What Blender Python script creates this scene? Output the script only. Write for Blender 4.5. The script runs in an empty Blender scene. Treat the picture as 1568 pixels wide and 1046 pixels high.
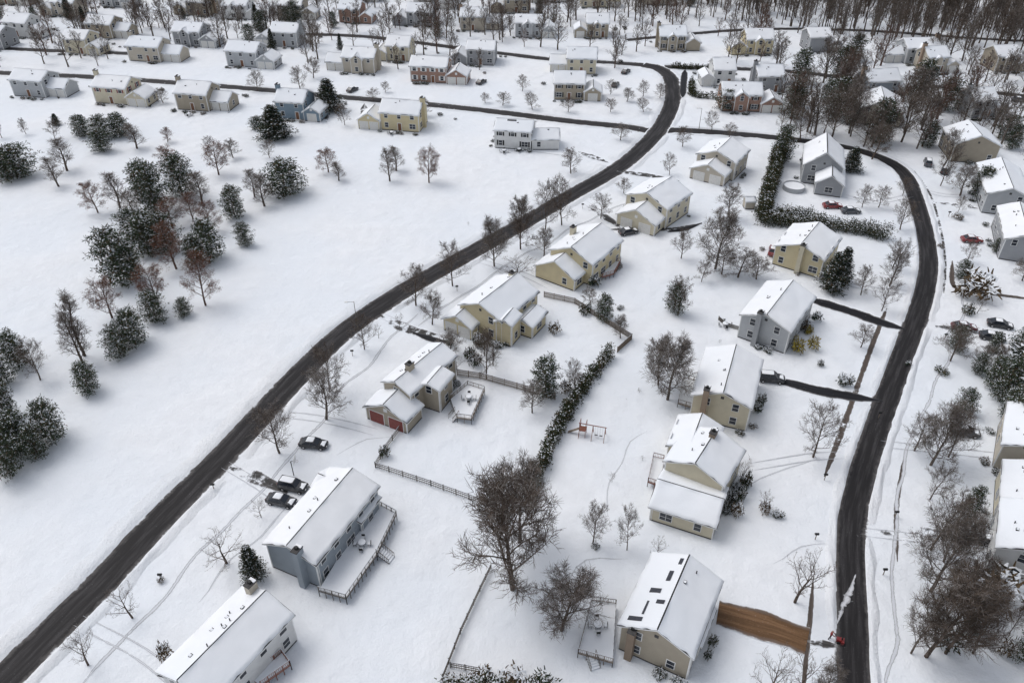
import bpy, math, random
from mathutils import Vector, Matrix, noise
R = random.Random(7)
sc = bpy.context.scene
# ---------------------------------------------------------------- survey
# Drone survey: convert survey-sheet readings to ground metres (plane at height z)
TH = math.radians(37.0); HC = 90.0; FP = 1225.0
CT, ST = math.cos(TH), math.sin(TH)
def G(x, y, z=0.0):
    u = (x-784)/FP; v = (y-523)/FP
    t = (HC-z)/(ST+v*CT)
    return Vector((u*t, (CT-v*ST)*t, z))
def scale_at(y): return (y+400)*CT/HC
def zheight(x, y, hpx):
    p = G(x, y); v = (523-(y-hpx))/FP
    return HC - p.y*(ST-v*CT)/(CT+v*ST)

# ---------------------------------------------------------------- materials
def newmat(name):
    m = bpy.data.materials.new(name); m.use_nodes = True
    nt = m.node_tree; b = nt.nodes['Principled BSDF']
    return m, nt, b
def N(nt, t, **kw):
    n = nt.nodes.new(t)
    for k, v in kw.items():
        if k in n.inputs: n.inputs[k].default_value = v
        else: setattr(n, k, v)
    return n
def math_(nt, op, a, b=None, clamp=False):
    n = nt.nodes.new('ShaderNodeMath'); n.operation = op; n.use_clamp = clamp
    for i, s in enumerate((a, b)):
        if s is None: continue
        if isinstance(s, (int, float)): n.inputs[i].default_value = s
        else: nt.links.new(s, n.inputs[i])
    return n.outputs[0]
def mixc(nt, f, a, b):
    n = nt.nodes.new('ShaderNodeMix'); n.data_type = 'RGBA'
    if isinstance(f, (int, float)): n.inputs[0].default_value = f
    else: nt.links.new(f, n.inputs[0])
    for i, s in ((6, a), (7, b)):
        if isinstance(s, tuple): n.inputs[i].default_value = (*s, 1)
        else: nt.links.new(s, n.inputs[i])
    return n.outputs[2]
def smooth(nt, v, lo, hi):
    n = nt.nodes.new('ShaderNodeMapRange'); n.interpolation_type = 'SMOOTHSTEP'
    nt.links.new(v, n.inputs[0]); n.inputs[1].default_value = lo; n.inputs[2].default_value = hi
    return n.outputs[0]
def noise_(nt, co, scale, detail=4, rough=.55):
    n = nt.nodes.new('ShaderNodeTexNoise'); n.inputs['Scale'].default_value = scale
    n.inputs['Detail'].default_value = detail; n.inputs['Roughness'].default_value = rough
    nt.links.new(co, n.inputs['Vector']); return n.outputs[0]
def flat(name, col, rough=.7, var=.15, sc_=3.0, metal=0, spec=.3, snowy=0, simple=False):
    m, nt, b = newmat(name)
    tc = N(nt, 'ShaderNodeTexCoord')
    n = noise_(nt, tc.outputs['Object'], sc_, 1 if (snowy or simple) else 5)
    lo = tuple(c*(1-var) for c in col); hi = tuple(min(1, c*(1+var)) for c in col)
    c = mixc(nt, smooth(nt, n, .3, .7), lo, hi)
    if snowy:
        ge = N(nt, 'ShaderNodeNewGeometry'); sx = N(nt, 'ShaderNodeSeparateXYZ'); nt.links.new(ge.outputs['Normal'], sx.inputs[0])
        c = mixc(nt, math_(nt, 'MULTIPLY', smooth(nt, sx.outputs[2], .55, .95), snowy), c, (.62, .62, .63))
    nt.links.new(c, b.inputs['Base Color'])
    b.inputs['Roughness'].default_value = rough; b.inputs['Metallic'].default_value = metal
    b.inputs['Specular IOR Level'].default_value = 0 if (snowy or simple) else spec
    return m
SNOW = (.855, .875, .905)
def snowmat(name, big=.5, small=.05, col=SNOW, dirt=0):
    m, nt, b = newmat(name)
    ge = N(nt, 'ShaderNodeNewGeometry'); P = ge.outputs['Position']
    n1 = noise_(nt, P, .035, 3); n2 = noise_(nt, P, .35, 5); n3 = noise_(nt, P, 3.0, 4, .65)
    c = mixc(nt, smooth(nt, n2, .35, .7), tuple(x*.955 for x in col), col)
    c = mixc(nt, smooth(nt, n1, .35, .65), (col[0]*.94, col[1]*.96, col[2]*.98), c)
    if dirt:
        c = mixc(nt, math_(nt, 'MULTIPLY', smooth(nt, n3, .55, .78), dirt), c, (.42, .40, .39))
    nt.links.new(c, b.inputs['Base Color'])
    h = math_(nt, 'ADD', math_(nt, 'MULTIPLY', n1, big*4), math_(nt, 'ADD', math_(nt, 'MULTIPLY', n2, big), math_(nt, 'MULTIPLY', n3, small)))
    bp = N(nt, 'ShaderNodeBump'); bp.inputs['Distance'].default_value = 1.0; bp.inputs['Strength'].default_value = .8
    nt.links.new(h, bp.inputs['Height']); nt.links.new(bp.outputs[0], b.inputs['Normal'])
    b.inputs['Roughness'].default_value = .85; b.inputs['Specular IOR Level'].default_value = .15
    return m
M_snow = snowmat('snow_field', .50, .10)
M_berm = snowmat('ploughed_snow', .25, .25, (.83, .845, .87), .32)
M_rsnow = snowmat('roof_snow', .12, .03, (.88, .895, .92))
def pave(name, base, k=.5, lo=.82, patch=.68, grain=.25, snowc=(.82, .84, .87), fade=False, slush=.5):
    m, nt, b = newmat(name)
    uv = N(nt, 'ShaderNodeUVMap'); sx = N(nt, 'ShaderNodeSeparateXYZ')
    nt.links.new(uv.outputs[0], sx.inputs[0])
    ge = N(nt, 'ShaderNodeNewGeometry'); P = ge.outputs['Position']
    n1 = noise_(nt, P, .75, 7, .68); n2 = noise_(nt, P, .13, 5, .6); n3 = noise_(nt, P, 5, 4, .7)
    # stretched along the road direction: slush trails
    mp = N(nt, 'ShaderNodeMapping'); mp.inputs['Scale'].default_value = (2.2, .06, 1); nt.links.new(uv.outputs[0], mp.inputs[0])
    n4 = noise_(nt, mp.outputs[0], 1.6, 5, .6)
    a = math_(nt, 'ABSOLUTE', sx.outputs[0])
    e = math_(nt, 'ADD', a, math_(nt, 'MULTIPLY', math_(nt, 'SUBTRACT', n1, .5), k))
    edge = smooth(nt, e, lo, lo+.14)
    pt = smooth(nt, math_(nt, 'ADD', math_(nt, 'MULTIPLY', n2, .5), math_(nt, 'MULTIPLY', n1, .5)), patch, patch+.07)
    cov = math_(nt, 'MAXIMUM', edge, pt)
    c = mixc(nt, n3, tuple(x*(1-grain) for x in base), tuple(x*(1+grain) for x in base))
    c = mixc(nt, math_(nt, 'MULTIPLY', smooth(nt, n4, .42, .68), slush), c, tuple(min(1, x*2.4+.012) for x in base))
    sp = smooth(nt, n3, .62, .72)
    c = mixc(nt, math_(nt, 'MULTIPLY', sp, math_(nt, 'MULTIPLY', smooth(nt, math_(nt, 'MULTIPLY', math_(nt, 'ADD', n2, n4), .5), .46, .60), .6)), c, (.5, .5, .52))
    # brownish slush where the snow starts
    rim = math_(nt, 'MULTIPLY', math_(nt, 'SUBTRACT', smooth(nt, e, lo-.22, lo), edge, True), .5)
    c = mixc(nt, rim, c, (.16, .15, .145))
    c = mixc(nt, cov, c, snowc)
    nt.links.new(c, b.inputs['Base Color'])
    nt.links.new(math_(nt, 'ADD', math_(nt, 'MULTIPLY', cov, .3), .6), b.inputs['Roughness'])
    b.inputs['Specular IOR Level'].default_value = .15
    if fade: nt.links.new(math_(nt, 'SUBTRACT', 1.0, cov), b.inputs['Alpha'])
    bp = N(nt, 'ShaderNodeBump'); bp.inputs['Distance'].default_value = .08; bp.inputs['Strength'].default_value = .6
    nt.links.new(math_(nt, 'ADD', cov, math_(nt, 'MULTIPLY', n3, .3)), bp.inputs['Height'])
    nt.links.new(bp.outputs[0], b.inputs['Normal'])
    return m
M_road = pave('wet_asphalt', (.021, .0195, .0205), .60, .82, .66, slush=.7)
M_road2 = pave('slushy_asphalt', (.028, .026, .027), .7, .74, .59)
M_drive = pave('driveway_asphalt', (.015, .015, .018), .5, .82, .66, fade=True)
M_drives = pave('snowy_driveway', (.05, .048, .047), .9, .58, .48, fade=True)
M_walk = pave('sidewalk_concrete', (.085, .068, .058), .9, .60, .55, fade=True)
M_earth = pave('brown_pavers', (.125, .070, .036), .3, .90, .64, .4)
M_track = pave('trodden_snow', (.64, .66, .70), 1.1, .40, .57, .15, (.845, .86, .885), fade=True, slush=0)
M_blown = pave('blown_snow', (.60, .61, .64), 1.6, .30, .50, .2, fade=True, slush=0)

def siding(name, col):
    m, nt, b = newmat(name)
    ge = N(nt, 'ShaderNodeNewGeometry'); sx = N(nt, 'ShaderNodeSeparateXYZ')
    nt.links.new(ge.outputs['Position'], sx.inputs[0])
    fr = math_(nt, 'FRACT', math_(nt, 'MULTIPLY', sx.outputs[2], 5.5))
    n = noise_(nt, ge.outputs['Position'], .8, 5)
    ln = smooth(nt, fr, .80, .98)
    c = mixc(nt, n, tuple(x*.84 for x in col), tuple(min(1, x*1.1) for x in col))
    c = mixc(nt, math_(nt, 'MULTIPLY', ln, .35), c, tuple(x*.45 for x in col))
    nt.links.new(c, b.inputs['Base Color'])
    bp = N(nt, 'ShaderNodeBump'); bp.inputs['Distance'].default_value = .02
    nt.links.new(fr, bp.inputs['Height']); nt.links.new(bp.outputs[0], b.inputs['Normal'])
    b.inputs['Roughness'].default_value = .65; b.inputs['Specular IOR Level'].default_value = .25
    return m
def brickm(name, c1, c2):
    m, nt, b = newmat(name)
    tc = N(nt, 'ShaderNodeTexCoord')
    mp = N(nt, 'ShaderNodeMapping'); mp.inputs['Rotation'].default_value = (math.radians(90), 0, .4)
    nt.links.new(tc.outputs['Object'], mp.inputs[0])
    br = N(nt, 'ShaderNodeTexBrick'); br.inputs['Scale'].default_value = 4
    br.inputs['Color1'].default_value = (*c1, 1); br.inputs['Color2'].default_value = (*c2, 1)
    br.inputs['Mortar'].default_value = (.35, .32, .3, 1)
    nt.links.new(mp.outputs[0], br.inputs['Vector']); nt.links.new(br.outputs[0], b.inputs['Base Color'])
    b.inputs['Roughness'].default_value = .85
    return m
COL = dict(yellow=(.64, .555, .36), cream=(.63, .575, .44), tan=(.40, .35, .275), beige=(.52, .47, .39), white=(.72, .72, .71),
           grey=(.34, .35, .365), bluegrey=(.22, .29, .35), palegrey=(.45, .465, .48), brown=(.25, .19, .14), slate=(.31, .35, .39))
WM = {k: siding('siding_'+k, v) for k, v in COL.items()}
WM['brick'] = brickm('brown_brick', (.33, .18, .12), (.25, .13, .09))
M_chimb = brickm('chimney_brick', (.36, .26, .17), (.28, .19, .13))
M_trim = flat('white_trim', (.74, .74, .73), .5, .05)
M_glass, nt_, b_ = newmat('window_glass'); b_.inputs['Base Color'].default_value = (.025, .03, .04, 1); b_.inputs['Roughness'].default_value = .12
M_shing = flat('asphalt_shingle', (.075, .072, .072), .9, .3, 8)
M_dark = flat('black_metal', (.02, .02, .02), .5)
M_wood = flat('weathered_wood', (.20, .16, .125), .85, .3, 6)
M_fence = flat('grey_fence_wood', (.14, .125, .11), .9, .3, 6)
M_redwood = flat('red_cedar', (.24, .10, .07), .8, .25, 6)
M_doorred = flat('garage_door_red', (.22, .065, .055), .6, .1)
M_doorw = flat('garage_door_white', (.66, .65, .62), .6, .06)
M_doorb = flat('garage_door_brown', (.20, .10, .06), .6, .1)
M_solar, nt_, b_ = newmat('solar_panel'); 
_tc = N(nt_, 'ShaderNodeTexCoord'); _br = N(nt_, 'ShaderNodeTexChecker'); _br.inputs['Scale'].default_value = 2
_br.inputs['Color1'].default_value = (.018, .02, .03, 1); _br.inputs['Color2'].default_value = (.03, .032, .045, 1)
nt_.links.new(_tc.outputs['Object'], _br.inputs['Vector']); nt_.links.new(_br.outputs[0], b_.inputs['Base Color']); b_.inputs['Roughness'].default_value = .3
M_bark = flat('bark', (.112, .088, .072), .95, .3, 2, snowy=.25)
M_bark2 = flat('bark_grey', (.140, .118, .102), .95, .3, 2, snowy=.28)
M_twigr = flat('reddish_twigs', (.135, .092, .075), .95, .3, 2, snowy=.2)
M_leafbr = flat('dead_oak_leaves', (.165, .078, .052), .9, .4, 2, simple=True)
M_needle = flat('pine_needles', (.060, .078, .050), .9, .35, 1.5, simple=True)
M_needle2 = flat('spruce_needles', (.038, .050, .036), .9, .4, 1.5, simple=True)
M_hedge = flat('arborvitae_foliage', (.044, .053, .030), .9, .4, 1.5, simple=True)
M_brneedle = flat('brown_needles', (.12, .088, .055), .9, .4, 1.5, simple=True)
M_ygreen = flat('yellow_arborvitae', (.36, .29, .07), .9, .3, 2, simple=True)
M_tsnow = flat('snow_on_branches', (.70, .73, .77), .9, .05, 2, simple=True)

# ---------------------------------------------------------------- mesh helpers
def mkobj(name, V, F, mats, parent=None, mi=None, smooth_=False, loc=None, uvs=None):
    me = bpy.data.meshes.new(name)
    me.from_pydata([tuple(v) for v in V], [], F)
    for m in (mats if isinstance(mats, list) else [mats]): me.materials.append(m)
    if mi: me.polygons.foreach_set('material_index', mi)
    if smooth_: me.polygons.foreach_set('use_smooth', [True]*len(F))
    if uvs:
        l = me.uv_layers.new(name='UVMap')
        for lp in me.loops: l.data[lp.index].uv = uvs[lp.vertex_index]
    me.update()
    o = bpy.data.objects.new(name, me); sc.collection.objects.link(o)
    if loc: o.location = loc
    if parent: o.parent = parent
    return o
def empty(name, loc=(0, 0, 0)):
    o = bpy.data.objects.new(name, None); o.location = loc; o.empty_display_size = .5
    sc.collection.objects.link(o); return o
class Acc:
    def __init__(s): s.V = []; s.F = []
    def add(s, V, F):
        n = len(s.V); s.V += V; s.F += [tuple(i+n for i in f) for f in F]
BF = [(0, 3, 2, 1), (4, 5, 6, 7), (0, 1, 5, 4), (1, 2, 6, 5), (2, 3, 7, 6), (3, 0, 4, 7)]
def box(acc, T, x0, y0, z0, x1, y1, z1):
    acc.add([T(x, y, z) for z in (z0, z1) for x, y in ((x0, y0), (x1, y0), (x1, y1), (x0, y1))], BF)
def beam(acc, p, q, r, r2=None):
    p = Vector(p); q = Vector(q); d = (q-p)
    if d.length < 1e-6: return
    d.normalize(); a = d.orthogonal().normalized(); b = d.cross(a); r2 = r if r2 is None else r2
    V = [p+a*r, p+b*r, p-a*r, p-b*r, q+a*r2, q+b*r2, q-a*r2, q-b*r2]
    acc.add(V, [(3, 2, 1, 0), (4, 5, 6, 7), (0, 1, 5, 4), (1, 2, 6, 5), (2, 3, 7, 6), (3, 0, 4, 7)])
def cyl(acc, c, r, h, n=10, r2=None):
    c = Vector(c); r2 = r if r2 is None else r2
    V = [c+Vector((math.cos(i*2*math.pi/n)*r, math.sin(i*2*math.pi/n)*r, 0)) for i in range(n)]
    V += [c+Vector((math.cos(i*2*math.pi/n)*r2, math.sin(i*2*math.pi/n)*r2, h)) for i in range(n)]
    acc.add(V, [(i, (i+1) % n, n+(i+1) % n, n+i) for i in range(n)]+[tuple(range(n-1, -1, -1)), tuple(range(n, 2*n))])

# ---------------------------------------------------------------- ground
def catmull(P, step=1.5):
    out = []
    Q = [P[0]*2-P[1]]+P+[P[-1]*2-P[-2]]
    for i in range(1, len(Q)-2):
        p0, p1, p2, p3 = Q[i-1:i+3]; n = max(1, int((p2-p1).length/step))
        for k in range(n):
            t = k/n
            out.append(.5*((2*p1)+(p2-p0)*t+(2*p0-5*p1+4*p2-p3)*t*t+(3*p1-p0-3*p2+p3)*t**3))
    out.append(P[-1]); return out
gx = [-2500, -900]+[-320+i*20 for i in range(33)]+[900, 2500]
gy = [-1500, -300]+[i*20 for i in range(26)]+[1200, 4500]
V = [(x, y, 0) for y in gy for x in gx]; nx = len(gx)
F = [(j*nx+i, j*nx+i+1, (j+1)*nx+i+1, (j+1)*nx+i) for j in range(len(gy)-1) for i in range(nx-1)]
mkobj('snow_ground', V, F, M_snow)
def ribbon(name, pts, width, z, mat, jit=.12, taper=False, shift=0, wander=0):
    P = catmull([G(*p) for p in pts]); V = []; UV = []; F = []; L = 0; n_ = len(P)-1
    for i, p in enumerate(P):
        d = (P[min(i+1, n_)]-P[max(i-1, 0)]).normalized(); n = Vector((d.y, -d.x, 0))
        if i: L += (p-P[i-1]).length
        w = width/2*(1+jit*(noise.noise(p*.35)))
        if taper: w *= min(1, .15+min(i, n_-i)/3)
        p = p+n*(shift+wander*noise.noise(p*.12))
        for u in (-1, -.5, 0, .5, 1):
            q = p+n*w*u; V.append((q.x, q.y, z)); UV.append((u, L))
        if i:
            for k in range(4): a = (i-1)*5+k; F.append((a, a+1, a+6, a+5))
    return mkobj(name, V, F, mat, uvs=UV), P
def berm(P, width, off, bw, bh, others, side, V, F):
    prof = [(0, -.03), (.12, .40), (.26, .85), (.42, 1), (.58, .75), (.74, .5), (.88, .2), (1, -.03)]
    prev = None
    for i, p in enumerate(P):
        d = (P[min(i+1, len(P)-1)]-P[max(i-1, 0)]).normalized(); n = Vector((d.y, -d.x, 0))*side
        base = p+n*(width/2+off); k = 1.0
        for (Q, w) in others:
            m = min((base-q).length for q in Q)
            k = min(k, max(0, min(1, (m-w/2-.7)/1.2)))
        row = []
        ww = bw*(1+.35*noise.noise(p*.25+Vector((0, 0, 5))))
        for t, h in prof:
            q = p+n*(width/2+off-.35+t*ww)
            nz = .7+.9*noise.noise(q*1.3)+.7*noise.noise(q*3.3)
            zz = max(.0, h*bh*nz*k) if h > 0 else -.03
            if k <= 0: zz = -.03
            V.append((q.x+noise.noise(q*.9+Vector((9, 0, 0)))*.15, q.y, zz)); row.append(len(V)-1)
        if prev:
            for a in range(len(row)-1):
                f = (prev[a], prev[a+1], row[a+1], row[a]); F.append(f if side < 0 else f[::-1])
        prev = row
RD = {}
def road(key, name, pts, width, z, mat):
    o, P = ribbon(name, pts, width, z, mat); RD[key] = (P, width)
road('r3', 'road', [(-250, 95), (0, 112), (130, 118), (250, 126), (390, 137), (530, 150), (650, 160), (760, 172), (880, 187), (960, 195), (1003, 203)], 4.9, .008, M_road2)
road('r4', 'road', [(-60, 72), (120, 80), (250, 84)], 4.6, .008, M_road2)
road('r4b', 'road', [(420, 52), (560, 57), (700, 74), (780, 84), (850, 92), (925, 96), (985, 100)], 4.8, .008, M_road2)
road('r5', 'road', [(1018, 103), (1060, 104), (1130, 106), (1230, 112), (1330, 125), (1450, 135), (1568, 148), (1700, 165)], 4.8, .008, M_road2)
road('r7', 'road', [(1690, 70), (1500, 60), (1330, 48), (1150, 46), (960, 62)], 4.4, .006, M_road2)
road('r2', 'road', [(1310, 1250), (1308, 1100), (1307, 1040), (1306, 960), (1303, 880), (1304, 800), (1318, 735), (1328, 700), (1348, 640), (1366, 590), (1382, 545), (1399, 500), (1415, 450), (1422, 400), (1415, 350), (1401, 300), (1388, 270), (1365, 250), (1325, 234), (1270, 222), (1200, 213), (1140, 207), (1060, 201), (1015, 200)], 4.7, .012, M_road)
road('r1', 'road', [(-330, 1400), (-150, 1200), (45, 1002), (155, 893), (238, 803), (335, 705), (408, 627), (465, 567), (530, 506), (608, 452), (695, 402), (790, 349), (868, 303), (935, 265), (975, 235), (1008, 200), (1027, 165), (1030, 140), (1025, 118), (1008, 105), (985, 100)], 5.7, .016, M_road)
DR = []; ZD = [.020]
def drive(name, pts, width, mat, reg_=True, shift=0, wander=0):
    ZD[0] += .0015
    o, P = ribbon(name, pts, width, ZD[0], mat, .25, taper=mat is not M_earth, shift=shift, wander=wander)
    if reg_: DR.append((P, width))
drive('sidewalk', [(1358, 472), (1335, 530), (1310, 600), (1285, 670), (1262, 730)], 1.3, M_walk, False)
drive('sidewalk', [(1246, 880), (1240, 950), (1234, 1010), (1228, 1080)], .9, M_walk, False)
drive('sidewalk', [(1388, 690), (1378, 740), (1372, 790), (1374, 860)], .9, M_walk, False)
drive('sidewalk', [(1400, 262), (1425, 300), (1440, 350), (1447, 400), (1445, 450)], .8, M_drives, False)
for pts, w in [([(1475, 450), (1440, 560), (1400, 660), (1375, 760), (1365, 900), (1372, 1080)], 1.0), ([(640, 480), (560, 560), (470, 670), (380, 770), (250, 910), (120, 1060)], 1.0), ([(980, 300), (900, 340), (800, 395), (700, 455), (640, 500)], 1.0),
               ([(930, 790), (935, 740), (960, 690), (990, 660)], .35), ([(1255, 700), (1200, 715), (1140, 750)], .4), ([(520, 700), (560, 670), (600, 665)], .4),
               ([(870, 240), (820, 235), (760, 232)], .6), ([(440, 770), (400, 820), (350, 870), (300, 920)], .5), ([(860, 900), (900, 860), (960, 850)], .35), ([(1180, 860), (1230, 840), (1270, 830)], .4)]:
    drive('snow_track', pts, w, M_track, False, wander=1.6)
def tyres(pts):
    for s in (-.75, .75): drive('tyre_track', pts, .4, M_track, False, shift=s)
for pts in [[(575, 662), (530, 650), (480, 640), (425, 634)], [(440, 775), (400, 745), (345, 712)], [(700, 524), (640, 508), (585, 484)], [(842, 440), (800, 420), (735, 400)], [(955, 352), (925, 330), (895, 310)], [(1290, 697), (1240, 700), (1150, 715)], [(1235, 420), (1320, 440), (1400, 450)],
            [(1540, 700), (1450, 690), (1350, 680)], [(1530, 835), (1420, 825), (1325, 815)], [(275, 1050), (215, 1000), (120, 950)], [(1290, 300), (1340, 310), (1395, 300)], [(1510, 300), (1450, 300), (1405, 290)]]: tyres(pts)
drive('driveway', [(1225, 455), (1262, 465), (1310, 480), (1348, 494), (1386, 505)], 3.0, M_drive)
drive('driveway', [(1168, 580), (1205, 586), (1250, 598), (1300, 607), (1352, 615)], 2.6, M_drive)
drive('driveway', [(1099, 938), (1170, 958), (1236, 982)], 4.4, M_earth)
drive('driveway', [(1236, 982), (1284, 990)], 3.0, M_drives)
drive('driveway', [(584, 484), (615, 500), (650, 512), (690, 524)], 3.4, M_drives)
drive('driveway', [(628, 508), (665, 521), (690, 526)], 2.2, M_drive)
drive('driveway', [(935, 352), (985, 350), (1030, 352), (1075, 343)], 2.4, M_drives)
drive('driveway', [(1022, 356), (1050, 351), (1075, 342)], 1.8, M_drive)
drive('driveway', [(944, 263), (985, 268), (1040, 278)], 3.0, M_drives)
drive('driveway', [(880, 232), (905, 240), (932, 250)], 3.0, M_drives)
drive('driveway', [(1049, 108), (1047, 125), (1045, 150)], 2.4, M_drive)
drive('driveway', [(905, 320), (930, 335), (950, 350)], 3, M_drives)
drive('driveway', [(1458, 400), (1461, 440), (1500, 448), (1590, 460)], 1.4, M_walk, False)
drive('driveway', [(1432, 311), (1470, 315), (1540, 322)], 2.4, M_drives)
drive('driveway', [(1432, 500), (1480, 505), (1540, 512)], 3, M_drives)
drive('driveway', [(1345, 815), (1420, 818), (1530, 835)], 3, M_drives)
drive('driveway', [(440, 755), (400, 735), (352, 716)], 3.4, M_drives)
for x, y0, y1 in [(230, 165, 136), (350, 174, 140), (500, 188, 154), (560, 196, 160), (90, 152, 122)]: drive('driveway', [(x, y0), (x-2, (y0+y1)/2), (x-2, y1)], 3.2, M_drives, False)
drive('blown_snow', [(1281, 955), (1290, 930), (1303, 905), (1310, 880)], 3.0, M_blown, False)
V = []; F = []
for k, (P, w) in RD.items():
    oth = [v for kk, v in RD.items() if kk != k]+DR
    for side in (-1, 1):
        big = 2.0 if k == 'r1' else 1.4
        h = .42 if k in ('r1', 'r2') else .3
        if k == 'r1' and side == -1: big = 3.2
        berm(P, w, -.15, big, h, oth, side, V, F)
mkobj('snow_bank', V, F, M_berm, smooth_=True)

# ---------------------------------------------------------------- houses
HCEN = []
def snow_grid(acc, c00, c10, c11, c01, th=.2):
    L = (c10-c00).length; D = (c01-c00).length
    nu = max(4, int(L/.6)); nv = max(4, int(D/.6))
    us = [0, .12/L*1.0]+[i/nu for i in range(1, nu)]+[1-.12/L, 1]
    vs = [0, .12/D]+[i/nv for i in range(1, nv)]+[1-.1/D, 1]
    nrm = (c10-c00).cross(c01-c00).normalized()
    if nrm.z < 0: nrm = -nrm
    off = Vector((R.random()*50, R.random()*50, 0)); V = []
    for j, v in enumerate(vs):
        for i, u in enumerate(us):
            e = i in (0, len(us)-1) or j == 0
            uu, vv = u, v
            if e:
                p0 = c00.lerp(c10, u).lerp(c01.lerp(c11, u), v)
                jt = max(0, noise.noise(p0*.9+off))*.45+.02
                if i == 0: uu = jt/L
                if i == len(us)-1: uu = 1-jt/L
                if j == 0: vv = jt/D
            p = c00.lerp(c10, uu).lerp(c01.lerp(c11, uu), vv)
            h = .01 if e else th*(.8+.6*noise.noise(p*.6+off))
            if j == len(vs)-1 and not e: h = th
            V.append(p+nrm*h)
    m = len(us)
    F = [(j*m+i, j*m+i+1, (j+1)*m+i+1, (j+1)*m+i) for j in range(len(vs)-1) for i in range(m-1)]
    if (V[1]-V[0]).cross(V[m]-V[0]).z < 0: F = [f[::-1] for f in F]
    acc.add(V, F)
class House:
    def __init__(s, name, col, loc):
        s.n = name; s.col = col; s.o = Vector((loc.x, loc.y, 0)); s.parts = {}
        HCEN.append(s.o.copy())
    def a(s, part, mat):
        if part not in s.parts: s.parts[part] = (Acc(), mat)
        return s.parts[part][0]
    def finish(s):
        e = empty(s.n, s.o)
        for k, (ac, m) in s.parts.items():
            if ac.V: mkobj(k, [v-s.o for v in ac.V], ac.F, m, e, smooth_=(k == 'roof_snow'))
        return e
    def window(s, p, d, n, w, h, z, shut=None):
        T = lambda x, y, zz: p+d*x+n*y+Vector((0, 0, zz))
        box(s.a('window_frames', M_trim), T, -w/2-.1, .0, z-.1, w/2+.1, .06, z+h+.1)
        box(s.a('window_glass', M_glass), T, -w/2, .03, z, w/2, .075, z+h)
        fr = s.a('window_bars', M_trim)
        box(fr, T, -w/2, .04, z+h/2-.03, w/2, .09, z+h/2+.03)
        if w > 1.3: box(fr, T, -.03, .04, z, .03, .088, z+h)
        if shut:
            box(s.a('shutters', shut), T, -w/2-.55, .0, z-.05, -w/2-.12, .05, z+h+.05)
            box(s.a('shutters', shut), T, w/2+.12, .0, z-.05, w/2+.55, .05, z+h+.05)
    def face(s, p, d, n, w, eave, gable, kind='win', shut=None, rise=0):
        fl = 2 if eave > 4.4 else 1
        T = lambda x, y, zz: p+d*x+n*y+Vector((0, 0, zz))
        tr = s.a('corner_trim', M_trim)
        box(tr, T, -.03, -.03, 0, .14, .03, eave-.02); box(tr, T, w-.14, -.028, 0, w+.028, .032, eave-.02)
        if kind == 'blank': return
        if kind.startswith('garage'):
            mat = {'r': M_doorred, 'b': M_doorb}.get(kind[-1], M_doorw)
            nd = 2 if w > 5.4 else 1
            dw = min(2.7, (w-1.0)/nd-.35)
            for i in range(nd):
                cx = w*(i+.5)/nd+(.12 if i == 0 else -.12)*(nd-1)
                box(s.a('garage_door_trim', M_trim), T, cx-dw/2-.12, 0, 0, cx+dw/2+.12, .05, 2.42)
                for q in range(4):
                    box(s.a('garage_doors', mat), T, cx-dw/2, .0, .02+q*.575, cx+dw/2, .08, .57+q*.575)
            if gable and rise > 1.5: box(s.a('window_frames', M_trim), T, w/2-.35, 0, eave+.3, w/2+.35, .05, eave+1.0)
            return
        sp = 2.7 if not gable else 3.0
        n_ = max(1, int((w-1.0)/sp))
        for f in range(fl):
            for i in range(n_):
                cx = w*(i+.5)/n_
                if R.random() < (.35 if gable else .12): continue
                z = .95+f*2.75
                ww = R.choice([.95, .95, 1.0, 1.7] if f == 0 else [.95, .95, 1.1])
                if ww > w/n_-.4: ww = .9
                if kind == 'door' and f == 0 and i == n_//2:
                    box(s.a('door_trim', M_trim), T, cx-.65, 0, .15, cx+.65, .05, 2.45)
                    box(s.a('front_door', M_doorb), T, cx-.48, 0, .17, cx+.48, .08, 2.3)
                    box(s.a('door_step', M_trim), T, cx-.9, .0, 0, cx+.9, 1.2, .16)
                    continue
                s.window(T(cx, 0, 0), d, n, ww, 1.35, z, shut if w/n_ > 2.3 else None)
        if gable and eave > 4.4 and rise > 1.2:
            box(s.a('gable_vent', M_shing), T, w/2-.25, 0, eave+.35, w/2+.25, .05, eave+.85)
        if not gable:
            box(s.a('downpipes', M_trim), T, .25, .02, 0, .33, .10, eave)
    def volume(s, A, ex, ey, L, D, eave, ridge='x', pitch=.5, col=None, faces=('win', 'win', 'win', 'win'), vents=2, ov=.4, shut=None, solar=None, vent_side=0):
        A = Vector((A.x, A.y, 0)); Z = Vector((0, 0, 1))
        T = lambda x, y, z: A+ex*x+ey*y+Z*z
        wm = WM[col or s.col]; W = s.a('walls' if not col else 'walls_'+col, wm)
        rise = pitch*(D if ridge == 'x' else L)/2
        W.add([T(0, 0, 0), T(L, 0, 0), T(L, D, 0), T(0, D, 0), T(0, 0, eave), T(L, 0, eave), T(L, D, eave), T(0, D, eave)], [BF[2], BF[3], BF[4], BF[5]])
        if ridge == 'x':
            W.add([T(0, 0, eave), T(0, D, eave), T(0, D/2, eave+rise)], [(0, 2, 1)]); W.add([T(L, 0, eave), T(L, D, eave), T(L, D/2, eave+rise)], [(0, 1, 2)])
        else:
            W.add([T(0, 0, eave), T(L, 0, eave), T(L/2, 0, eave+rise)], [(0, 1, 2)]); W.add([T(0, D, eave), T(L, D, eave), T(L/2, D, eave+rise)], [(0, 2, 1)])
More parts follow.
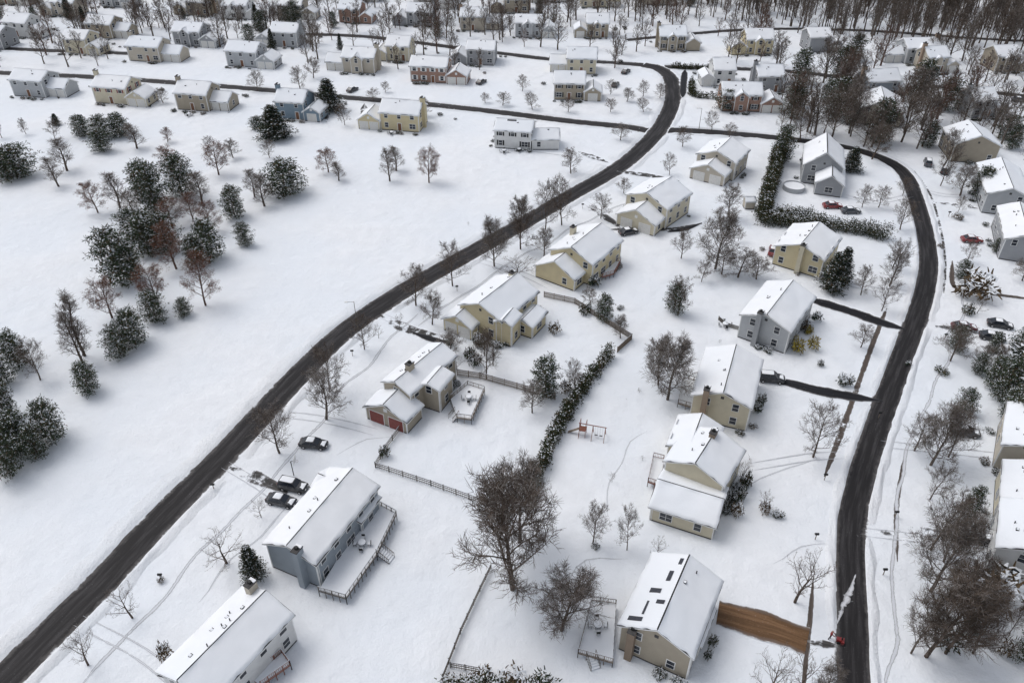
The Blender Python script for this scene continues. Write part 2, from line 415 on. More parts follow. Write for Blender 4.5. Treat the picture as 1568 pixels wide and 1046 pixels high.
        fc = [(T(0, 0, 0), ex, -ey, L, ridge == 'y'), (T(L, 0, 0), ey, ex, D, ridge == 'x'), (T(L, D, 0), -ex, ey, L, ridge == 'y'), (T(0, D, 0), -ey, -ex, D, ridge == 'x')]
        for (p, d, n, w, g), k in zip(fc, faces): s.face(p, d, n, w, eave, g, k, shut, rise)
        box(s.a('foundation', M_shing), T, -.02, -.02, 0, L+.02, D+.02, .22)
        if ridge == 'x': Q = lambda a, b, z: T(a, b, z); LL, DD = L, D
        else: Q = lambda a, b, z: T(b, a, z); LL, DD = D, L
        ze = eave-ov*pitch+.06; zr = eave+rise+.06; t = .2
        dk = s.a('roof_fascia', M_trim); sh = s.a('roof_shingles', M_shing)
        def chev(x): return [Q(x, -ov, ze-t), Q(x, -ov, ze), Q(x, DD/2, zr), Q(x, DD+ov, ze), Q(x, DD+ov, ze-t), Q(x, DD/2, zr-t)]
        V = chev(-ov)+chev(LL+ov)
        dk.add(V, [(0, 1, 2, 5), (5, 2, 3, 4), (6, 11, 8, 7), (11, 10, 9, 8), (0, 6, 7, 1), (3, 9, 10, 4), (0, 5, 11, 6), (5, 4, 10, 11)])
        e_ = Z*.004
        sh.add([v+e_ for v in (V[1], V[7], V[8], V[2], V[3], V[9])], [(0, 1, 2, 3), (3, 2, 5, 4)])
        sn = s.a('roof_snow', M_rsnow)
        snow_grid(sn, V[1]+e_, V[7]+e_, V[8]+e_, V[2]+e_); snow_grid(sn, V[3]+e_, V[9]+e_, V[8]+e_, V[2]+e_)
        for i in range(vents):
            u = R.uniform(.12, .88); v = R.uniform(.45, .9); side = vent_side
            y = DD/2*v if side == 0 else DD-DD/2*v
            c = Q(LL*u, y, ze+(zr-ze)*v)
            if i % 2: cyl(s.a('vent_pipes', M_dark), c, .08, .65, 6)
            else:
                cc = c
                Tb = lambda x, yy, z: cc+ex*x+ey*yy+Z*z
                box(s.a('roof_vents', M_dark), Tb, -.22, -.18, 0, .22, .18, .36)
                box(s.a('vent_snow', M_rsnow), Tb, -.2, -.15, .36, .12, .15, .42)
        if solar:
            for (side, u0, v0, u1, v1) in solar:
                def S(u, v, h):
                    y = DD/2*v if side == 0 else DD-DD/2*v
                    return Q(LL*u, y, eave+.06+rise*v+h)
                V8 = [S(u, v, h) for h in (.1, .27) for u, v in ((u0, v0), (u1, v0), (u1, v1), (u0, v1))]
                s.a('solar_panels', M_solar).add(V8, BF)
        return T
    def chimney(s, T, x, y, ztop, mat=None, w=.9, d=1.3):
        c = s.a('chimney', mat or M_chimb)
        box(c, T, x-d/2, y-w/2, 0, x+d/2, y+w/2, ztop-.15)
        box(s.a('chimney_cap', M_shing), T, x-d/2-.06, y-w/2-.06, ztop-.15, x+d/2+.06, y+w/2+.06, ztop)
        box(s.a('chimney_flue', M_dark), T, x-.2, y-.2, ztop, x+.2, y+.2, ztop+.35)
        box(s.a('chimney_snow', M_rsnow), T, x+.22, y-w/2, ztop, x+d/2, y+w/2, ztop+.12)
    def deck(s, pts, z=1.0, rail=True, mat=None, px=True):
        P = [G(x, y, z) for x, y in pts] if px else pts
        m = mat or M_fence; n = len(P)
        Z = Vector((0, 0, 1))
        top = [p+Z*.14 for p in P]; bot = [p-Z*.12 for p in P]
        f = [tuple(range(n))]
        if sum((P[i].x*P[(i+1) % n].y-P[(i+1) % n].x*P[i].y) for i in range(n)) < 0: f = [tuple(range(n-1, -1, -1))]
        s.a('deck_snow', M_rsnow).add(top, f)
        s.a('deck_edge', m).add(bot+top, [(i, (i+1) % n, n+(i+1) % n, n+i) for i in range(n)])
        a = s.a('deck_rail', m)
        for i in range(n):
            p, q = P[i], P[(i+1) % n]; L = (q-p).length
            k = max(1, int(L/.9))
            for j in range(k+1):
                c = p.lerp(q, j/k)
                beam(a, (c.x, c.y, 0), (c.x, c.y, z+(1.0 if rail and i < n-1 else 0)), .06)
            if rail and i < n-1:
                beam(a, p+Z*1.0, q+Z*1.0, .06); beam(a, p+Z*.25, q+Z*.25, .04)
                beam(s.a('rail_snow', M_tsnow), p+Z*1.07, q+Z*1.07, .045)
                for j in range(int(L/.22)):
                    c = p.lerp(q, (j+.5)/max(1, int(L/.22))); beam(a, c+Z*.2, c+Z*1.0, .022)
    def stairs(s, p, q, w=1.2, n=6, z=1.0):
        p = G(*p, z); q = G(*q, 0); p.z = 0; d = (q-p); L = d.length; d.normalize(); e = Vector((-d.y, d.x, 0))
        T = lambda x, y, zz: p+d*x+e*y+Vector((0, 0, zz))
        for i in range(n):
            box(s.a('stair_treads', M_rsnow), T, L*i/n, -w/2, z*(1-(i+1)/(n+1))-.05, L*(i+1)/n, w/2, z*(1-(i+1)/(n+1))+.06)
        for y in (-w/2, w/2):
            a = s.a('stair_rails', M_fence); beam(a, T(0, y, z+.9), T(L, y, .9), .05)
            beam(a, T(0, y, z*.8), T(L, y, .05), .07)
            for i in range(n+1): beam(a, T(L*i/n, y, z*(1-i/n)), T(L*i/n, y, z*(1-i/n)+.9), .035)
def frame(A, B, C, z):
    a = G(*A, z); b = G(*B, z); c = G(*C, z)
    for v in (a, b, c): v.z = 0
    ex = (b-a).normalized(); ey = Vector((-ex.y, ex.x, 0)); D = (c-a).dot(ey)
    return a, ex, ey, (b-a).length, D

shrub_sites = []
def dethouse(name, col, vols, chim=None, decks=(), shrubs=6):
    a = G(*vols[0]['A'], vols[0]['z']); b = G(*vols[0]['B'], vols[0]['z']); c = G(*vols[0]['C'], vols[0]['z'])
    h = House(name, col, (b+c)/2); Ts = []
    for v in vols:
        a, ex, ey, L, D = frame(v['A'], v['B'], v['C'], v['z'])
        kw = {k: v[k] for k in v if k not in 'ABCz'}
        Ts.append((h.volume(a, ex, ey, L, D, v['z'], **kw), L, D, v['z']))
    T, L, D, z = Ts[0]
    if chim: h.chimney(T, chim[0]*L, chim[1]*D, z+chim[2], WM.get(chim[3]) or M_chimb)
    for i in range(shrubs):
        sd = R.choice([0, 1, 2, 3]); t = R.random()
        p = [T(L*t, -1.1, 0), T(L+1.1, D*t, 0), T(L*t, D+1.1, 0), T(-1.1, D*t, 0)][sd]
        shrub_sites.append((p, R.uniform(.5, 1.1)))
    h.T = T; h.L = L; h.D = D
    return h
# bottom-left white house
h = dethouse('white_house', 'white', [dict(A=(318, 1078), B=(445, 942), C=(380, 893), z=5.2, vents=9, vent_side=1, pitch=.42),
    dict(A=(330, 1075), B=(350, 1050), C=(256, 1022), z=4.6, faces=('blank', 'blank', 'blank', 'win'), vents=0, pitch=.45)], chim=(.98, .75, 2.6, 'beige'), shrubs=4)
h.deck([(400, 1050), (445, 1018), (432, 1000), (385, 1040)], 1.0, True, M_redwood); h.finish()
# grey-blue house with long deck
h = dethouse('grey_house', 'slate', [dict(A=(483, 862), B=(577, 745), C=(398, 840), z=5.2, vents=5, vent_side=1, pitch=.40, faces=('win', 'win', 'door', 'blank')),
    dict(A=(552, 798), B=(579, 762), C=(530, 788), z=3.4, vents=0, pitch=.3),
    dict(A=(498, 752), B=(520, 728), C=(478, 745), z=4.8, ridge='y', vents=0, pitch=.4)], chim=(-.03, .28, 2.2, 'slate'), shrubs=3)
h.deck([(488, 905), (530, 917), (577, 850), (607, 788), (570, 768)], 1.1, True)
h.stairs((580, 842), (600, 858), 1.3, 6, 1.1); h.finish()
# tan house red garage
h = dethouse('tan_house', 'tan', [dict(A=(628, 603), B=(697, 545), C=(566, 600), z=5.2, vents=5, vent_side=1, pitch=.45, faces=('win', 'win', 'door', 'win')),
    dict(A=(622, 645), B=(645, 620), C=(553, 628), z=2.8, vents=0, pitch=.5, faces=('blank', 'blank', 'blank', 'garage_r')),
    dict(A=(672, 597), B=(692, 573), C=(640, 588), z=5.0, ridge='x', vents=0, pitch=.4)], chim=(.3, .5, 2.8, 'tan'))
h.deck([(700, 640), (722, 643), (742, 598), (716, 590), (690, 612)], 1.0, True, M_wood)
h.stairs((700, 632), (690, 644), 1.2, 5, 1.0); h.finish()
# yellow house
h = dethouse('yellow_house', 'yellow', [dict(A=(768, 492), B=(823, 447), C=(712, 460), z=5.2, vents=4, vent_side=1, pitch=.45, faces=('win', 'win', 'door', 'win')),
    dict(A=(722, 503), B=(745, 482), C=(686, 481), z=2.8, vents=0, pitch=.55, faces=('win', 'blank', 'win', 'garage')),
    dict(A=(783, 498), B=(797, 482), C=(760, 490), z=5.0, vents=0, pitch=.45),
    dict(A=(815, 500), B=(836, 478), C=(785, 490), z=2.9, vents=0, pitch=.35)], chim=(.98, .6, 2.6, 'cream'), shrubs=12)
h.finish()
# yellow house 2
h = dethouse('yellow_house', 'yellow', [dict(A=(908, 405), B=(952, 368), C=(864, 366), z=5.2, vents=4, vent_side=1, pitch=.45, faces=('win', 'win', 'door', 'win')),
    dict(A=(880, 428), B=(908, 405), C=(825, 402), z=2.9, vents=0, pitch=.55, faces=('win', 'blank', 'blank', 'win'))], chim=(.6, .9, 2.6, 'cream'), shrubs=8)
h.deck([(922, 425), (940, 420), (950, 402), (935, 400)], .8, True, M_redwood); h.finish()
h = dethouse('cream_house', 'cream', [dict(A=(1022, 320), B=(1058, 296), C=(972, 290), z=5.2, vents=3, vent_side=1, pitch=.4),
    dict(A=(1003, 345), B=(1030, 322), C=(945, 327), z=2.9, vents=0, pitch=.5, faces=('win', 'blank', 'blank', 'garage'))], shrubs=6); h.finish()
h = dethouse('beige_house', 'beige', [dict(A=(1127, 250), B=(1147, 230), C=(1072, 232), z=5.0, vents=3, vent_side=1, pitch=.4),
    dict(A=(1110, 270), B=(1130, 250), C=(1060, 255), z=2.9, vents=0, pitch=.45, faces=('win', 'blank', 'blank', 'garage'))], shrubs=6); h.finish()
h = dethouse('white_house', 'white', [dict(A=(757, 199), B=(813, 203), C=(764, 183), z=5.2, vents=1, pitch=.45, faces=('door', 'win', 'win', 'win'), shut=M_dark, solar=[(0, .30, .78, .55, .90)]),
    dict(A=(815, 214), B=(856, 214), C=(815, 200), z=3.0, vents=1, pitch=.55, faces=('win', 'win', 'win', 'win'))], shrubs=8); h.finish()
# right column
h = dethouse('brown_house', 'tan', [dict(A=(1060, 1003), B=(1103, 890), C=(943, 972), z=5.2, vents=2, vent_side=0, pitch=.5, ridge='x', faces=('win', 'win', 'win', 'win'),
     solar=[(1, .86, .80, .95, .90), (1, .62, .66, .76, .78), (1, .44, .36, .50, .66), (1, .30, .66, .35, .88), (1, .05, .12, .10, .50), (1, .14, .42, .32, .48)]),
    dict(A=(1072, 985), B=(1092, 935), C=(1030, 975), z=3.4, vents=0, pitch=.4, faces=('win', 'win', 'blank', 'win'))], chim=(-.03, .82, .5, 'brown'), shrubs=6)
h.deck([(943, 925), (906, 920), (885, 1000), (938, 1015)], .9, True, M_wood); h.stairs((905, 1003), (912, 1025), 1.2, 5, .9); h.finish()
h = dethouse('cream_house', 'cream', [dict(A=(1108, 742), B=(1138, 690), C=(1008, 722), z=5.2, vents=3, vent_side=1, pitch=.45, faces=('win', 'win', 'win', 'blank')),
    dict(A=(1095, 805), B=(1112, 748), C=(993, 785), z=3.0, vents=0, ridge='y', pitch=.4, faces=('win', 'blank', 'win', 'win')),
    dict(A=(1090, 700), B=(1105, 655), C=(1020, 690), z=4.6, vents=2, pitch=.45)], chim=(.8, .5, 3.0, 'brown'), shrubs=10)
h.deck([(1012, 745), (992, 738), (1000, 700), (1016, 704)], 1.0, True, M_redwood); h.finish()
h = dethouse('cream_house', 'cream', [dict(A=(1150, 624), B=(1166, 552), C=(1062, 602), z=5.2, vents=4, vent_side=1, pitch=.4, faces=('win', 'win', 'win', 'win'))], chim=(-.04, .78, 2.3, None), shrubs=6)
h.deck([(1062, 625), (1038, 618), (1046, 580), (1070, 585)], .8, True, M_wood); h.finish()
h = dethouse('grey_house', 'palegrey', [dict(A=(1210, 507), B=(1247, 455), C=(1132, 486), z=5.2, vents=4, vent_side=1, pitch=.4, faces=('win', 'win', 'win', 'win'))], chim=(-.04, .62, 2.3, 'grey'), shrubs=8)
h.finish()
h = dethouse('yellow_house', 'yellow', [dict(A=(1262, 398), B=(1287, 365), C=(1180, 385), z=4.6, vents=4, vent_side=1, pitch=.4, faces=('win', 'win', 'win', 'win'))], chim=(-.04, .45, 2.3, 'cream'), shrubs=8)
h.finish()
h = dethouse('grey_house', 'grey', [dict(A=(1292, 258), B=(1290, 228), C=(1232, 252), z=5.2, vents=3, vent_side=1, pitch=.75),
    dict(A=(1292, 285), B=(1292, 262), C=(1250, 280), z=3.2, vents=0, pitch=.7, faces=('win', 'win', 'win', 'win'))], shrubs=8); h.finish()
# right edge houses
for nm, col, A, B, C, z in [('beige_house', 'beige', (1600, 700), (1605, 635), (1537, 680), 5), ('beige_house', 'cream', (1600, 795), (1600, 725), (1535, 775), 4), ('white_house', 'white', (1610, 865), (1612, 790), (1528, 845), 5),
        ('grey_house', 'grey', (1600, 375), (1585, 325), (1537, 350), 5), ('grey_house', 'palegrey', (1580, 305), (1560, 258), (1510, 288), 5), ('tan_house', 'tan', (1533, 224), (1512, 200), (1460, 216), 5),
        ('tan_house', 'beige', (1385, 172), (1378, 150), (1318, 166), 4.6), ('white_house', 'white', (1700, 1000), (1700, 920), (1620, 980), 5)]:
    h = dethouse(nm, col, [dict(A=A, B=B, C=C, z=z, vents=4, vent_side=1, pitch=.45)], shrubs=8); h.finish()

def rowhouse(cx, yb, wpx, col, yaw=-11, depth=8.5, style=0, shut=None, eave=5.2):
    s_ = scale_at(yb); w = wpx/s_; c = G(cx, yb); yw = math.radians(yaw)
    ex = Vector((math.cos(yw), math.sin(yw), 0)); ey = Vector((-ex.y, ex.x, 0))
    nm = {'yellow': 'yellow_house', 'cream': 'cream_house', 'tan': 'tan_house', 'beige': 'beige_house', 'white': 'white_house', 'grey': 'grey_house', 'palegrey': 'grey_house', 'bluegrey': 'blue_house', 'slate': 'blue_house', 'brown': 'brown_house', 'brick': 'brick_house'}[col]
    h = House(nm, col, c+ey*depth/2)
    mw = w*.64; gw = w*.36; A = c-ex*w/2
    if style % 2 == 0:
        T = h.volume(A, ex, ey, mw, depth, eave, 'x', R.uniform(.45, .6), faces=('door', 'win', 'win', 'win'), vents=2, shut=shut)
        h.volume(A+ex*mw+ey*(-.6 if style == 0 else 1.5), ex, ey, gw, 6.5, 2.9, 'y' if style == 0 else 'x', .6, faces=('garage' if R.random() < .7 else 'win', 'win', 'win', 'blank'), vents=0)
    else:
        h.volume(A+ey*(-.6 if style == 1 else 1.5), ex, ey, gw, 6.5, 2.9, 'y' if style == 1 else 'x', .6, faces=('garage' if R.random() < .7 else 'win', 'blank', 'win', 'win'), vents=0)
        T = h.volume(A+ex*gw, ex, ey, mw, depth, eave, 'x', R.uniform(.45, .6), faces=('door', 'win', 'win', 'win'), vents=2, shut=shut)
    if R.random() < .5: h.volume(T(mw*.3, -.9, 0), ex, ey, mw*.35, 2.5, eave-.3, 'y', .7, faces=('win', 'blank', 'blank', 'blank'), vents=0)
    if R.random() < .6: h.chimney(T, mw+.2 if style % 2 else -.2, depth*.5, eave+3.6, R.choice([M_chimb, WM[col]]))
    for i in range(7): shrub_sites.append((T(R.uniform(-1, mw), -1.3-R.random(), 0), R.uniform(.5, 1.0)))
    for i in range(4): shrub_sites.append((T(R.uniform(-4, w+4), depth+R.uniform(1, 6), 0), R.uniform(.5, 1.0)))
    h.finish()
ROW = [(60, 150, 85, 'palegrey', -11, 2), (187, 161, 88, 'cream', -11, 0, M_doorred), (310, 171, 82, 'tan', -11, 2), (458, 184, 72, 'bluegrey', -11, 0), (596, 200, 96, 'yellow', -11, 1),
 (128, 84, 60, 'cream', -11, 0), (236, 96, 82, 'beige', -11, 2), (385, 104, 78, 'palegrey', -11, 0), (536, 112, 78, 'beige', -8, 3), (600, 94, 55, 'cream', -8, 1), (672, 128, 88, 'brick', -8, 0, M_trim), (724, 100, 66, 'grey', -6, 1),
 (884, 154, 72, 'tan', -4, 0, M_dark), (877, 114, 70, 'cream', -4, 3), (165, 60, 66, 'tan', -11, 2), (300, 72, 70, 'grey', -11, 0), (425, 72, 66, 'palegrey', -10, 1), (455, 30, 60, 'beige', -8, 0, M_dark), (545, 36, 52, 'brick', -8, 0), (632, 40, 62, 'grey', -6, 1),
 (372, 30, 62, 'white', -8, 0), (295, 24, 58, 'tan', -10, 1), (820, 58, 62, 'palegrey', -3, 0), (905, 58, 52, 'tan', -2, 1), (735, 48, 60, 'beige', -5, 2), (38, 58, 62, 'white', -12, 0), (-20, 75, 60, 'grey', -12, 1), (1040, 78, 62, 'tan', 0, 0, M_dark), (1150, 84, 64, 'yellow', 2, 1),
 (1262, 80, 52, 'grey', 4, 0), (1395, 98, 80, 'palegrey', 5, 3), (1548, 110, 56, 'tan', 6, 0), (1098, 132, 50, 'white', 0, 1), (1188, 142, 62, 'grey', 2, 0), (1362, 150, 78, 'slate', 5, 2), (1512, 180, 58, 'palegrey', 8, 0), (665, 14, 62, 'white', -4, 0), (920, 12, 60, 'cream', 0, 0), (780, 20, 58, 'tan', -2, 1),
 (1150, 172, 92, 'brick', -3, 0, M_dark), (550, 5, 58, 'grey', -5, 2), (840, 4, 55, 'white', 0, 1), (90, 25, 60, 'beige', -12, 1), (180, 12, 56, 'palegrey', -12, 0), (20, 8, 60, 'tan', -12, 0), (1010, 8, 50, 'beige', 0, 0), (720, -6, 52, 'beige', -2, 0), (430, -2, 54, 'tan', -8, 1), (330, -8, 54, 'grey', -8, 0),
 (1440, 112, 50, 'beige', 5, 0), (-90, 155, 85, 'white', -11, 0), (1640, 160, 60, 'grey', 8, 0), (900, -14, 50, 'grey', 0, 0), (600, -16, 50, 'cream', 0, 1)]
for r in ROW: rowhouse(r[0], r[1], r[2], r[3], r[4], style=r[5], shut=r[6] if len(r) > 6 else None)

# ---------------------------------------------------------------- vegetation meshes
def tube(V, F, path, r0, r1, s=3):
    n = len(path); base = len(V)
    for i, p in enumerate(path):
        d = (path[min(i+1, n-1)]-path[max(i-1, 0)])
        if d.length < 1e-6: d = Vector((0, 0, 1))
        d.normalize(); a = d.orthogonal().normalized(); b = d.cross(a); r = r0+(r1-r0)*i/(n-1)
        for k in range(s):
            an = 2*math.pi*k/s; V.append(p+(a*math.cos(an)+b*math.sin(an))*r)
        if i:
            for k in range(s):
                q = base+(i-1)*s; F.append((q+k, q+(k+1) % s, q+s+(k+1) % s, q+s+k))
def twig(V, F, p, q, w, r):
    d = q-p; a = d.cross(Vector((r.gauss(0, 1), r.gauss(0, 1), r.gauss(0, 1))))
    if a.length < 1e-6: return
    a = a.normalized()*w; k = len(V); V += [p-a, p+a, q+a*.35, q-a*.35]; F.append((k, k+1, k+2, k+3))
def bare(seed, spread=1.0, upr=.5, nl=(13, 8, 6, 4), trunk=.18, tips=None, thick=1.0, fine=1.0):
    r = random.Random(seed); V = []; F = []; H = 10.0
    def grow(p, d, L, segs, up, wob=.1):
        path = [p.copy()]; q = p.copy(); dd = d.copy()
        for i in range(segs):
            dd = (dd+Vector((r.gauss(0, wob), r.gauss(0, wob), r.gauss(0, wob*.5)+up))).normalized()
            q = q+dd*(L/segs); path.append(q.copy())
        return path
    tp = grow(Vector((0, 0, 0)), Vector((0, 0, 1)), H*.80, 7, .1, .06)
    tube(V, F, tp, .19*thick, .04, 5)
    def at(path, t):
        x = t*(len(path)-1); i = min(int(x), len(path)-2); return path[i].lerp(path[i+1], x-i), (path[i+1]-path[i]).normalized()
    for i in range(nl[0]):
        t = trunk+(1-trunk)*((i+.5)/nl[0]); p, td = at(tp, t); az = i*2.4+r.uniform(-.4, .4)
        el = upr+t*.55+r.uniform(-.12, .12)
        out = Vector((math.cos(az)*math.cos(el), math.sin(az)*math.cos(el), math.sin(el)))
        L1 = H*.45*spread*math.sqrt(max(.08, 1-((t-.34)/.78)**2))*r.uniform(.86, 1.1)
        p1 = grow(p, out, L1, 5, .06); r1 = .07*thick*(1.15-.5*t)
        tube(V, F, p1, r1, .014, 3)
        for j in range(nl[1]):
            t2 = .18+.82*(j+.5)/nl[1]; a, bd = at(p1, t2)
            side = Vector((r.gauss(0, 1), r.gauss(0, 1), r.gauss(.2, .8))); side -= bd*side.dot(bd); side.normalize()
            d2 = (bd*.8+side*.75).normalized(); L2 = L1*.42*(1.2-.7*t2)*r.uniform(.75, 1.15)
            p2 = grow(a, d2, L2, 3, .04); tube(V, F, p2, .027*thick, .010)
            for k in range(nl[2]):
                t3 = .15+.85*(k+.5)/nl[2]; b, cd = at(p2, t3)
                side = Vector((r.gauss(0, 1), r.gauss(0, 1), r.gauss(.2, .8))); side -= cd*side.dot(cd); side.normalize()
                d3 = (cd*.8+side*.8).normalized(); L3 = (L2*.38+.22)*r.uniform(.7, 1.2)
                p3 = grow(b, d3, L3, 2, .04); wd = .020*thick*fine
                twig(V, F, p3[0], p3[1], wd, r); twig(V, F, p3[1], p3[2], wd*.7, r)
                for m in range(nl[3]):
                    c, ed = at(p3, .25+.75*(m+.5)/nl[3])
                    side = Vector((r.gauss(0, 1), r.gauss(0, 1), r.gauss(.2, .8))).normalized()
                    e = c+(ed*.7+side*.7).normalized()*r.uniform(.25, .6)
                    twig(V, F, c, e, .013*thick*fine, r)
                if tips is not None: tips.append(p3[-1])
    return V, F
def blades(V, F, M, c, rad, n, leaf, mats, r, flatz=.75, snowp=.35, wr=.30):
    for _ in range(n):
        d = Vector((r.gauss(0, 1), r.gauss(0, 1), r.gauss(0, 1))).normalized()
        rr = rad*r.random()**.4; p = c+Vector((d.x*rr, d.y*rr, d.z*rr*flatz))
        sn = d.z > .05 and r.random() < snowp
        if sn:
            a = Vector((r.gauss(0, 1), r.gauss(0, 1), r.gauss(0, .25))).normalized(); b = Vector((-a.y, a.x, r.gauss(0, .25))).normalized(); l = leaf*.7; w = leaf*.42; p = p+Vector((0, 0, .04))
        else:
            a = (d+Vector((r.gauss(0, .6), r.gauss(0, .6), r.gauss(0, .5)))).normalized(); b = a.orthogonal().normalized(); b = (b*math.cos(r.random()*6)+a.cross(b)*math.sin(r.random()*6)).normalized(); l = leaf; w = leaf*wr
        k = len(V); V += [p-b*w*.5, p+b*w*.5, p+b*w*.2+a*l, p-b*w*.2+a*l]; F.append((k, k+1, k+2, k+3)); M.append(len(mats)-1 if sn else r.choices(range(len(mats)-1), [1]+[.22]*(len(mats)-2))[0])
def shrubmesh(seed, mats, snowp=.6):
    r = random.Random(seed); V = []; F = []; M = []
    for i in range(14):
        az = r.random()*6.28; rr = r.random()**.5*.7; z = .35+.5*(1-rr)*r.random()
        blades(V, F, M, Vector((math.cos(az)*rr, math.sin(az)*rr, z)), .36, 24, .24, mats, r, .8, snowp, .4)
    return V, F, M
def reg(name, V, F, mats, M=None):
    me = bpy.data.meshes.new(name); me.from_pydata([tuple(v) for v in V], [], F)
    for m in mats: me.materials.append(m)
    if M: me.polygons.foreach_set('material_index', M)
    me.update()
    zs = max(v[2] for v in V); rs = sorted(math.hypot(v[0], v[1]) for v in V); w = 2*rs[int(len(rs)*.97)]
    return me, zs, w
K = {}
K['bare'] = [reg('bare_tree', *bare(s, sp, up, nl, tr, fine=1.3), [m]) for s, sp, up, nl, tr, m in [(1, 1.0, .40, (15, 8, 6, 4), .16, M_bark), (2, .85, .6, (16, 8, 6, 4), .14, M_bark2), (3, 1.1, .32, (14, 9, 6, 4), .18, M_bark), (4, .95, .5, (15, 8, 6, 4), .13, M_bark2), (5, .9, .45, (16, 8, 6, 4), .15, M_bark), (6, 1.0, .5, (17, 8, 6, 4), .17, M_bark)]]
K['dense'] = [reg('bare_tree', *bare(s, .95, .6, (20, 10, 7, 5), .11, fine=1.15), [m]) for s, m in ((11, M_bark2), (12, M_bark), (13, M_bark))]
K['slim'] = [reg('bare_tree', *bare(s, .6, .8, (14, 7, 5, 4), .13, thick=.9, fine=1.3), [M_bark]) for s in (21, 22)]
K['small'] = [reg('bare_sapling', *bare(s, 1.2, .3, (9, 6, 5, 3), .18, thick=1.3), [M_bark]) for s in (31, 32)]
K['open'] = [reg('bare_tree', *bare(s, 1.3, .3, (10, 6, 4, 2), .12, thick=1.6), [M_bark]) for s in (35, 36)]
K['far'] = [reg('bare_tree', *bare(s, .85, .55, (12, 7, 7, 0), .18, thick=1.3, fine=1.6), [m]) for s, m in ((41, M_bark), (42, M_bark2), (43, M_twigr), (44, M_bark2), (45, M_bark))]
K['wood'] = [reg('bare_tree', *bare(s, .72, .75, (12, 6, 5, 0), .26, thick=1.1, fine=1.9), [m]) for s, m in ((46, M_bark), (47, M_bark2), (48, M_bark2))]
K['oak'] = []
for s in (51, 52):
    tips = []; V, F = bare(s, .8, .5, (15, 8, 5, 3), .12, tips=tips); M = [0]*len(F); r = random.Random(s); V2 = []; F2 = []; M2 = []
    for p in tips:
        if p.z < 9.3 and r.random() < .7: blades(V2, F2, M2, p, .28, 6, .23, [0, 1], r, 1, .12)
    n = len(V); F2 = [tuple(i+n for i in f) for f in F2]
    K['oak'].append(reg('oak_tree', V+V2, F+F2, [M_twigr, M_leafbr, M_tsnow], M+[1 if m == 0 else 2 for m in M2]))
def conif(seed, kind):
    r = random.Random(seed); V = []; F = []; tube(V, F, [Vector((0, 0, 0)), Vector((0, 0, 5)), Vector((.1, 0, 9.6))], .17, .03, 5); M = [3]*len(F)
    mats = [M_needle if kind == 'pine' else M_needle2, M_brneedle, M_tsnow, M_bark]
    nb = 92 if kind == 'pine' else 120
    for i in range(nb):
        t = .05+.94*(i+.5)/nb; az = i*2.4+r.uniform(-.4, .4)
        if kind == 'pine': prof = 3.2*math.sqrt(max(.03, 1-((t-.36)/.68)**2))*(1+.22*math.sin(az*2+seed)); el = .35
        else: prof = 2.4*(1.02-t)**.85*min(1, t*5+.4); el = .0
        L = prof*r.uniform(.6, 1.12); z = t*9.4
        p0 = Vector((0, 0, z-L*.1)); p1 = Vector((math.cos(az)*L, math.sin(az)*L, z+L*el*.5))
        k0 = len(F); tube(V, F, [p0, p1], .035, .012); M += [3]*(len(F)-k0)
        for q in (.45, .75, 1.0):
            blades(V, F, M, p0.lerp(p1, q), .32+.32*min(1, L/2.5), 15, .44 if kind == 'pine' else .34, mats[:3], r, .7, (.42 if q == 1 else .26) if kind == 'pine' else .24, .36)
    return V, F, mats, M
K['pine'] = [reg('pine_tree', *conif(s, 'pine')) for s in (61, 62, 63, 64)]
K['spruce'] = [reg('spruce_tree', *conif(s, 'spruce')) for s in (71, 72)]
def sm(seed, m, p=.6):
    V, F, M = shrubmesh(seed, [m, M_brneedle, M_tsnow], p); return reg('shrub', V, F, [m, M_brneedle, M_tsnow], M)
K['shrub'] = [sm(81, M_needle2, .4), sm(82, M_needle2, .75), sm(83, M_brneedle, .6), sm(85, M_hedge, .4)]
K['yshrub'] = [sm(84, M_ygreen, .15)]
NM = dict(bare='bare_tree', dense='bare_tree', slim='bare_tree', small='bare_sapling', open='bare_tree', far='bare_tree', wood='bare_tree', oak='oak_tree', pine='pine_tree', spruce='spruce_tree', shrub='snowy_shrub', yshrub='yellow_shrub')
def put(kind, p, h, w=None, coll=None):
    me, z, wd = R.choice(K[kind]); o = bpy.data.objects.new(NM[kind], me); (coll or sc.collection).objects.link(o)
    o.location = (p.x, p.y, 0); s = h/z; sw = (w/wd) if w else s*R.uniform(.9, 1.1)
    o.scale = (sw, sw, s); o.rotation_euler = (0, 0, R.random()*6.28); return o
def T_(kind, x, y, h, w=None):
    z = zheight(x, y, h); put(kind, G(x, y), z, w/(scale_at(y-h*.5)) if w else None)
